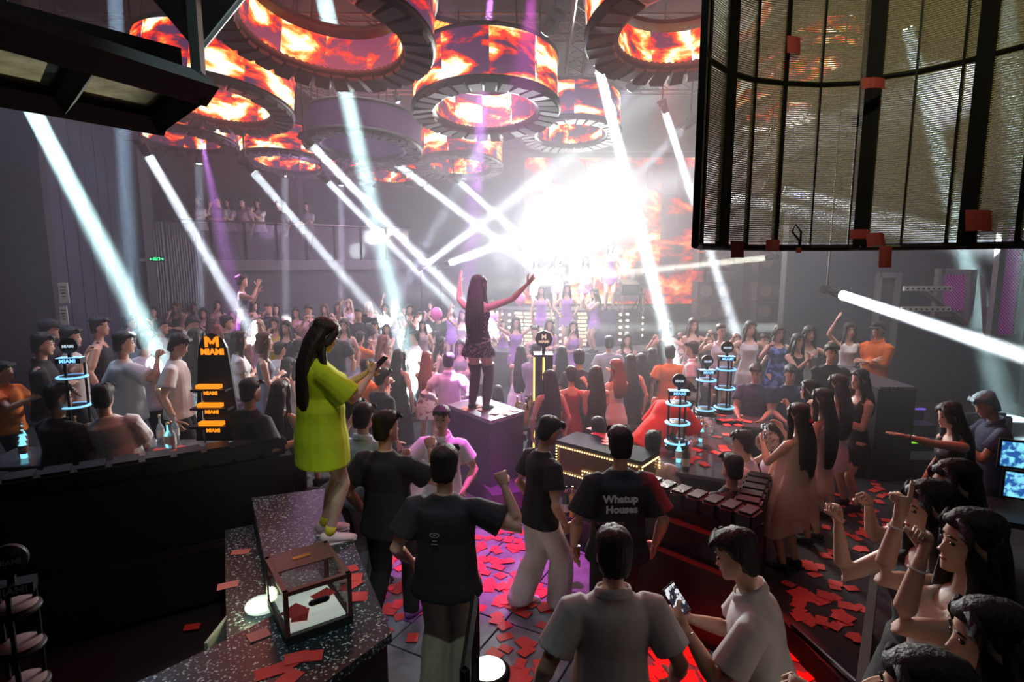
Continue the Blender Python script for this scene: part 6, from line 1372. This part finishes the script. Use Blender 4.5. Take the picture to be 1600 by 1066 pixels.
# ---------------------------------------------------------------- lilac troupe on and before the stage
def troupe(rows, zt_, y0):
    for i, (px, py, y, z0, pose, rz, desc, tc) in enumerate(rows):
        p = at(px, py, y); hgt = min(1.78, max(1.55, p.z-z0)); P(desc, 0, 0, 0, hgt, rz, 'f', pose, DRS if tc != 'white' else TUBE, tc, None, 'black', MED if i % 2 else LO, 'dark', loc=V((p.x, p.y, z0)))
troupe([
 (846, 447, 14.6, .82, 'down', 180, 'lilac dress dancer at the left of the stage deck', 'lilac'), (886, 444, 14.4, .82, 'hips', 185, 'lilac dress dancer standing upright left of the centre of the stage deck', 'lilac'), (930, 451, 14.2, .82, 'clap', 110, 'lilac mini dress dancer in profile at the right of the stage deck', 'lilac'),
 (896, 488, 12.6, .0, 'face', 175, 'lilac dress dancer on the floor below the stage centre', 'lilac'), (858, 486, 13.0, .0, 'fold', 190, 'lilac dress dancer behind the silver armoured performer', 'lilac'),
 (768, 468, 15.5, .3, 'raiseR', 180, 'lilac dress woman with one arm up just right of the podium dancer', 'lilac'), (806, 478, 13.4, .0, 'raise', 190, 'lilac dress woman with both arms up below the pink balloon', 'lilac'),
 (955, 348, 15.4, 1.8, 'down', 175, 'dancer in a purple skirt highest at the right of the upper deck', 'purple'), (915, 400, 15.8, 1.55, 'raiseR', 180, 'hazy dancer in the middle of the upper deck', 'lilac'), (872, 398, 16.0, 1.55, 'clap', 180, 'hazy pale dancer left of the middle of the upper deck', 'lilac'), (838, 402, 16.2, 1.55, 'raise', 180, 'hazy pale dancer leftmost on the upper deck', 'white'),
 (705, 471, 16.8, .0, 'fistR', 178, 'purple dress woman just left of the podium dancer', 'lilac'), (673, 470, 17.2, .1, 'clap', 170, 'black mini dress woman near the pink balloon', 'black'), (722, 480, 15.2, .0, 'raiseR', 185, 'woman in white raising her arm behind the podium dancer', 'white'), (786, 500, 15, 0, 'clap', 180, 'pale dress woman crouched before the stage', 'lilac')], 0, 0)
P('performer in silver and black armour like costume before the stage', 836, 486, 0, 1.7, 178, 'f', 'fold', DR, SILVP, None, 'black', ('twin',), 'black', loc=V((at(836, 486, 12.2).x, 12.2, 0)))
# ---------------------------------------------------------------- hazy rear crowd
RC = random.Random(3)
def zone(x, y):
    if x < -1.0 and y > 11.62: return .42
    if x < -2.7 and y > 8.62: return .38
    return 0
ttl = {'black': 'black', 'white': 'white', 'grey': 'grey', 'navy': 'navy', 'pink': 'pink', 'mauve': 'mauve', 'cream': 'cream', 'lilac': 'lilac', 'yellow': 'yellow', 'orange': 'orange', 'lightgrey': 'pale grey', 'darkred': 'dark red', 'lightblue': 'pale blue'}
pw = {'down': 'with arms down', 'fists': 'holding both fists up', 'clap': 'clapping', 'raise': 'with both arms up', 'raiseR': 'raising one arm', 'fold': 'with folded arms', 'face': 'touching their face', 'phoneup': 'filming', 'hips': 'with hands on hips', 'fistR': 'raising a fist', 'phone': 'looking at a phone', 'lap': 'seated'}
crowd = [  # px, py, sex, pose, rz, cloth colour, hair, where
 (222, 466, 'm', 'fistR', -70, 'white', 'black', 'left of the curtain, in the beam'), (262, 461, 'm', 'face', -150, 'black', 'black', 'before the curtain, taller of the close pair'), (276, 472, 'f', 'face', 170, 'black', 'brown', 'before the curtain, front of the close pair'), (306, 471, 'f', 'clap', 160, 'grey', 'black', 'before the right end of the curtain'),
 (340, 469, 'f', 'face', 200, 'mauve', 'black', 'just left of the magenta dancer'), (330, 498, 'f', 'down', -60, 'pink', 'dark', 'above the arch topped display'), (396, 470, 'f', 'clap', -120, 'mauve', 'black', 'just right of the magenta dancer'),
 (404, 496, 'f', 'fists', 175, 'pink', 'blond', 'in warm light behind the brown bob woman'), (430, 495, 'f', 'face', 180, 'yellow', 'black', 'in warm light, second behind the brown bob'), (430, 474, 'f', 'down', -150, 'mauve', 'black', 'left of the filming man'), (455, 452, 'm', 'phoneup', 165, 'black', 'black', 'standing tallest at the rear left'), (463, 480, 'f', 'clap', 180, 'black', 'black', 'directly below the tallest rear man'),
 (482, 475, 'm', 'phoneup', 190, 'pink', 'black', 'right of the tallest rear man'), (507, 474, 'f', 'fists', 180, 'black', 'brown', 'above the yellow tee woman\'s head, left'), (528, 472, 'f', 'clap', 185, 'cream', 'black', 'above the yellow tee woman\'s head, middle'), (545, 467, 'f', 'face', 175, 'white', 'blond', 'above the yellow tee woman\'s head, right'),
 (576, 470, 'f', 'fists', 180, 'white', 'blond', 'above the film camera'), (602, 474, 'f', 'clap', 180, 'lightblue', 'black', 'first right of the film camera'), (617, 468, 'f', 'raiseR', 180, 'white', 'dark', 'second right of the film camera'), (640, 474, 'f', 'clap', 190, 'black', 'black', 'third right of the film camera'), (655, 486, 'm', 'down', 180, 'grey', 'black', 'below the twin floor beams'),
 (626, 493, 'm', 'down', 175, 'white', 'black', 'standing behind the low central table'), (648, 515, 'm', 'fold', 120, 'white', 'black', 'bending at the low central table'), (688, 526, 'f', 'down', -90, 'mauve', 'black', 'near the thin edged table, in profile'), (719, 530, 'f', 'fold', 180, 'grey', 'black', 'near the thin edged table, facing the camera'),
 (384, 497, 'f', 'down', -60, 'pink', 'black', 'between the plaid skirt and warm lit faces'), (352, 492, 'm', 'down', -70, 'black', 'black', 'behind the copper haired head'), (447, 500, 'f', 'fistR', 175, 'black', 'black', 'third in the warm lit group'), (470, 503, 'm', 'phoneup', 170, 'grey', 'black', 'fourth in the warm lit group'), (492, 500, 'f', 'fists', 180, 'mauve', 'dark', 'behind the yellow tee woman\'s head'),
 (420, 525, 'f', 'down', -50, 'black', 'black', 'between the brown bob and the yellow tee woman, rear'), (466, 530, 'm', 'down', -60, 'navy', 'black', 'directly left of the yellow tee woman\'s hair'), (250, 498, 'm', 'down', -80, 'grey', 'black', 'behind the white tee group at left'), (240, 478, 'f', 'clap', -160, 'black', 'black', 'rear left between beam and curtain'),
 (318, 480, 'f', 'clap', -170, 'black', 'black', 'under the column right of the curtain'), (365, 483, 'f', 'face', 180, 'mauve', 'black', 'below the magenta dancer'), (520, 500, 'm', 'down', 180, 'black', 'black', 'left behind the film crew'), (537, 497, 'f', 'down', 180, 'grey', 'dark', 'close behind the film crew'), (586, 500, 'm', 'down', 170, 'grey', 'black', 'between film camera and white tee man'), (604, 505, 'f', 'clap', 180, 'cream', 'black', 'left beside the white tee man at the table'),
 (738, 520, 'm', 'down', 180, 'grey', 'black', 'hidden by the podium dancer\'s legs'), (752, 500, 'f', 'fists', 180, 'lilac', 'dark', 'just behind the podium dancer'), (905, 545, 'm', 'down', 0, 'black', 'black', 'in shade before the stage right'), (878, 540, 'f', 'down', 0, 'black', 'black', 'in shade before the stage left'), (980, 520, 'f', 'down', 180, 'black', 'black', 'in the haze beneath the DJ desk'), (1065, 520, 'f', 'clap', 180, 'black', 'dark', 'behind the orange tee'),
 (1150, 520, 'f', 'down', 180, 'grey', 'black', 'between the cropped top and white dress women'), (1195, 520, 'm', 'down', 180, 'black', 'black', 'behind the white dress ponytail woman'), (1110, 520, 'm', 'down', 170, 'black', 'black', 'in shadow behind the grey shirt boy'), (20, 520, 'm', 'down', -70, 'black', 'black', 'in deep shadow at the left edge'), (38, 500, 'm', 'fold', -70, 'grey', 'black', 'in deep shadow behind the stern man'), (200, 492, 'm', 'down', -70, 'black', 'black', 'behind the white tee back'),
 (660, 500, 'f', 'down', 185, 'mauve', 'black', 'behind the floral dress'), (633, 478, 'm', 'fistR', 175, 'lightgrey', 'black', 'hazy, behind the low central table'), (560, 480, 'm', 'raiseR', 180, 'black', 'black', 'left behind the film camera'), (420, 472, 'm', 'fistR', 180, 'black', 'black', 'beside the pale vertical shaft'),
]
for px, py, sx, ps, rz, tc, hc, wh in crowd:
    hh = 1.75 if sx == 'm' else 1.65
    z0 = 0; l = headat(px, py, .42, hh)
    for q in range(3):
        z0 = zone(l.x, l.y); l = headat(px, py, z0, hh)
        if l.y > 19.5: l = at(px, py, 19.0); l.z = zone(l.x, l.y)
    if 700 > px > 590 and py > 485: z0 = 0; l = headat(px, py, 0, hh); l = l if l.y < 16 else V((at(px, py, 15).x, 15, 0))
    P('%s in %s %s, %s' % ('man' if sx == 'm' else 'woman', ttl[tc], pw[ps], wh), px, py, z0, hh, rz, sx, ps, None, tc, None, 'black', None, hc, loc=V((l.x, l.y, z0)))
# people on the balcony
for k, (px, ps, c_) in enumerate(((312, 'fold', 'white'), (338, 'face', 'grey'), (352, 'phone', 'white'), (372, 'down', 'mauve'), (395, 'clap', 'white'), (425, 'down', 'black'), (470, 'fold', 'grey'))):
    fr = (px-275)/365; p = b0+bd*max(.03, fr)+bn*.45
    P('balcony guest %s behind the glass rail in %s' % (('nearest the column', 'second along', 'third along', 'fourth along', 'fifth along', 'sixth along', 'farthest right')[k], ttl[c_]), 0, 0, 0, 1.65, 165, 'm' if k % 2 else 'f', ps, TEE, c_, PN, 'black', None, 'black', loc=V((p.x, p.y, 3.1)))
# keep neighbours in the crowd from standing inside each other: step back or forward along the floor
PE = [o for o in bpy.data.objects if o.name.startswith('person') and o.location.y > 5.0 and not any(k in o['label'] for k in ('operator', 'hand fan', 'podium', 'seated', 'lit magenta'))]
for it in range(12):
    for i, a in enumerate(PE):
        for b in PE[i+1:]:
            d = b.location-a.location; L_ = math.hypot(d.x, d.y)
            if L_ < .40 and abs(d.z) < 1.2:
                n_ = V((a.location.x, a.location.y, 0)).normalized(); sg = 1 if d.dot(n_) > 0 else -1
                m_ = (.42-L_)*.5; a.location -= n_*sg*m_; b.location += n_*sg*m_
run_fuse()
